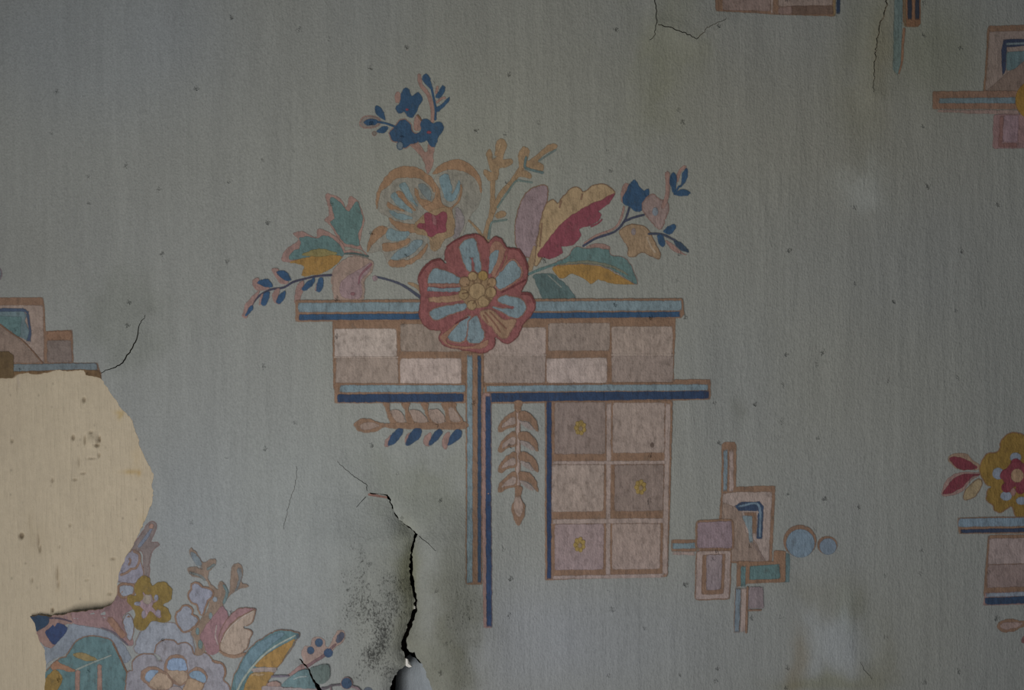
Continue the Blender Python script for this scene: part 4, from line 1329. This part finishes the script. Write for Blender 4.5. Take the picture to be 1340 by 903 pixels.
# white buds, brown branch, pink and cream leaf
Z(230, 700, 5.641)
br = ink('antler_branch', (122, 101, 84), "150,880 158,790 118,700 185,625 245,530 262,430 235,340 170,310 112,295 93,240 150,228 180,235 130,180 100,112 115,88 162,130 207,200 270,172 304,180 300,215 255,270 247,335 315,400 312,370 340,335 372,360 398,420 412,300 420,225 462,203 502,240 492,340 520,355 545,378 470,400 420,432 362,502 332,560 255,680 215,860", label='brown branch with budding tips beside the pink and cream leaf')
ink('bud_shade', (106, 114, 116), "115,125 160,140 200,215 160,222 130,180", br)
stroke('bud_shade', (92, 108, 106), "360,365 385,420 360,500", (14, 24, 16), br)
ink('bud_shade', (104, 106, 104), "455,250 490,240 488,330 460,400 440,410 470,320", br)
stroke('bud_shade', (100, 108, 104), "240,250 290,215", 18, br)
stroke('bud_shade', (104, 106, 100), "110,275 190,300 220,330", 14, br)
disc('bud_gap', (120, 126, 132), 297, 470, 18, 20, br)
disc('bud_gap', (108, 122, 122), 265, 592, 14, 26, br)
disc('bud_gap', (92, 112, 112), 168, 705, 14, 28, br)
disc('bud_gap', (92, 108, 104), 190, 800, 18, 36, br)
bl = ink('white_blossom', (124, 124, 134), "114,468 108,430 128,402 124,366 146,352 172,358 200,386 240,390 272,412 268,452 238,478 222,520 202,585 178,545 172,508 132,488", rim=(BR, 1.7), label='upper white blossom left of the brown branch')
bl = ink('white_blossom', (124, 126, 134), "10,605 20,572 46,550 60,528 98,524 124,550 122,582 160,604 172,625 146,660 118,684 80,704 52,694 28,662", rim=(BR, 1.7), label='lower white blossom right of the yellow blossom')
pl = ink('pink_leaf', (132, 96, 98), "186,740 240,650 300,575 350,518 396,590 385,640 345,740 320,860 240,870 215,800", label='pink lobe of the pink and cream leaf')
stroke('leaf_vein', (146, 126, 120), "310,660 300,740 320,800", 6, pl)
pl = ink('pink_leaf', (136, 100, 98), "396,602 470,540 560,533 603,550 520,590 450,630 380,720 335,800 330,740 350,680", label='upper pink edge of the pink and cream leaf', rim=(BR, .5))
cl = ink('cream_leaf', (150, 129, 110), "338,805 380,705 450,625 520,582 592,552 562,642 505,675 568,712 548,760 522,832 450,877 370,864", rim=(BR, .9), label='cream lobe of the pink and cream leaf')
stroke('leaf_vein', (158, 140, 124), "345,790 390,700 470,620 575,558", 6, cl)
stroke('leaf_foot', (132, 102, 80), "330,850 380,880 450,890 520,870", (16, 24, 26, 20))

# long teal and ochre leaf
Z(300, 800, 6.70)
ll = ink('long_leaf', TEAL, "20,760 40,600 80,500 180,330 300,230 420,165 520,160 625,182 600,225 540,330 425,480 350,600 275,760 180,900 70,960 15,880", rim=(BR, .8), label='long curved leaf, teal above and ochre below, in the lower left bouquet')
ink('leaf_blade', (92, 116, 122), "60,600 85,510 180,345 300,245 420,185 500,185 400,270 260,400 160,540 80,700", ll)
ink('leaf_underside', OCH, "228,468 330,372 480,282 582,230 532,332 425,478 330,478", ll)
ink('leaf_underside', (140, 106, 54), "90,760 130,680 180,565 230,525 390,520 352,602 272,760 180,860 80,880", ll)
ink('leaf_band', (138, 122, 112), "205,492 330,478 425,485 405,522 310,518 225,526", ll)
ink('leaf_band', (150, 122, 84), "200,545 260,530 320,545 270,560", ll)
stroke('leaf_vein', (136, 142, 128), "70,700 140,572 260,422 400,302 590,196", (14, 14, 12, 9), ll)
disc('leaf_tip', (72, 84, 92), 612, 205, 14, 22, ll)
# berries and small leaves by the second crack
ink('pink_field', (138, 124, 120), "320,760 300,650 450,640 480,655 780,652 790,760 640,830 440,830", label='pale pink field at the bottom edge below the small leaf')
ink('leaf_shade', PNK, "510,560 560,510 640,455 700,480 640,500 560,545")
stroke('leaf_stalk', (100, 92, 100), "380,560 450,556 530,552", (16, 18, 12))
ink('leaf_mark', (138, 110, 98), "330,625 430,600 460,640 350,645")
sl = ink('small_leaf', (92, 116, 116), "465,638 555,552 640,498 712,498 745,590 775,655 600,650", label='small pale teal leaf cut by the short crack')
stroke('leaf_vein', (128, 138, 134), "570,580 630,555 690,550", (5, 11, 8), sl)
ink('small_leaf', (86, 98, 92), "715,485 800,452 880,448 895,540 855,602 785,615 740,570", label='small dull green leaf right of the short crack')
hl = ink('berry_sprig', (140, 116, 104), "646,330 678,288 720,288 738,222 790,203 852,240 855,290 880,300 930,202 960,148 1012,148 1028,190 1002,262 942,292 905,340 820,392 692,472 652,392", label='pinkish twig with dark blue berries above the short crack')
stroke('twig_line', (112, 84, 84), "690,470 760,420 830,378 900,310 945,270", (22, 26, 14), hl)
disc('berry', (58, 78, 102), 725, 326, 33, 34, hl)
disc('berry', (58, 78, 102), 797, 258, 35, 38, hl)
disc('berry', (54, 74, 102), 880, 346, 40, 40, hl)
ink('berry', (76, 80, 96), "945,240 960,200 990,160 1022,175 1015,215 985,255 955,262", hl)
b = stroke('berry_twig', (84, 76, 80), "820,660 870,650 900,632 1000,622", (30, 22, 12, 12), label='lower twig with dark berries near the bottom edge')
disc('berry', (52, 72, 96), 1040, 610, 47, 50, b, rim=(PNK, .8))
stroke('twig_line', (108, 86, 88), "900,640 905,700", 10, b)
stroke('twig_line', (112, 92, 96), "1090,640 1135,655 1165,690", (20, 24, 14), b)
disc('berry', (84, 92, 104), 1225, 680, 40, 36, b)

Z(0, 0, 1)
stroke('torn_line', (132, 92, 82), "483,646.5 495,648.5 507,650.5", 2.2, label='reddish torn line at the head of the black crack')
# fine dark outlines and inner lines of the red flower
Z(535, 295, 5.017)
for t, w in (("240,150 290,110 360,75 430,62", 6), ("70,335 110,275 160,235 205,228", 6), ("650,150 720,165 765,235 778,290", 7), ("740,452 795,458 822,510", 7),
             ("610,440 690,400 765,360", 8), ("300,650 350,620 395,600", 6)):
    stroke('petal_outline', (104, 52, 54), t, w, red_fl)
for t in ("395,440 345,450", "430,385 420,360", "470,380 480,360", "510,400 535,380", "500,470 540,500", "440,490 420,520", "400,400 375,385"):
    stroke('heart_line', (112, 84, 60), t, 6, red_fl)
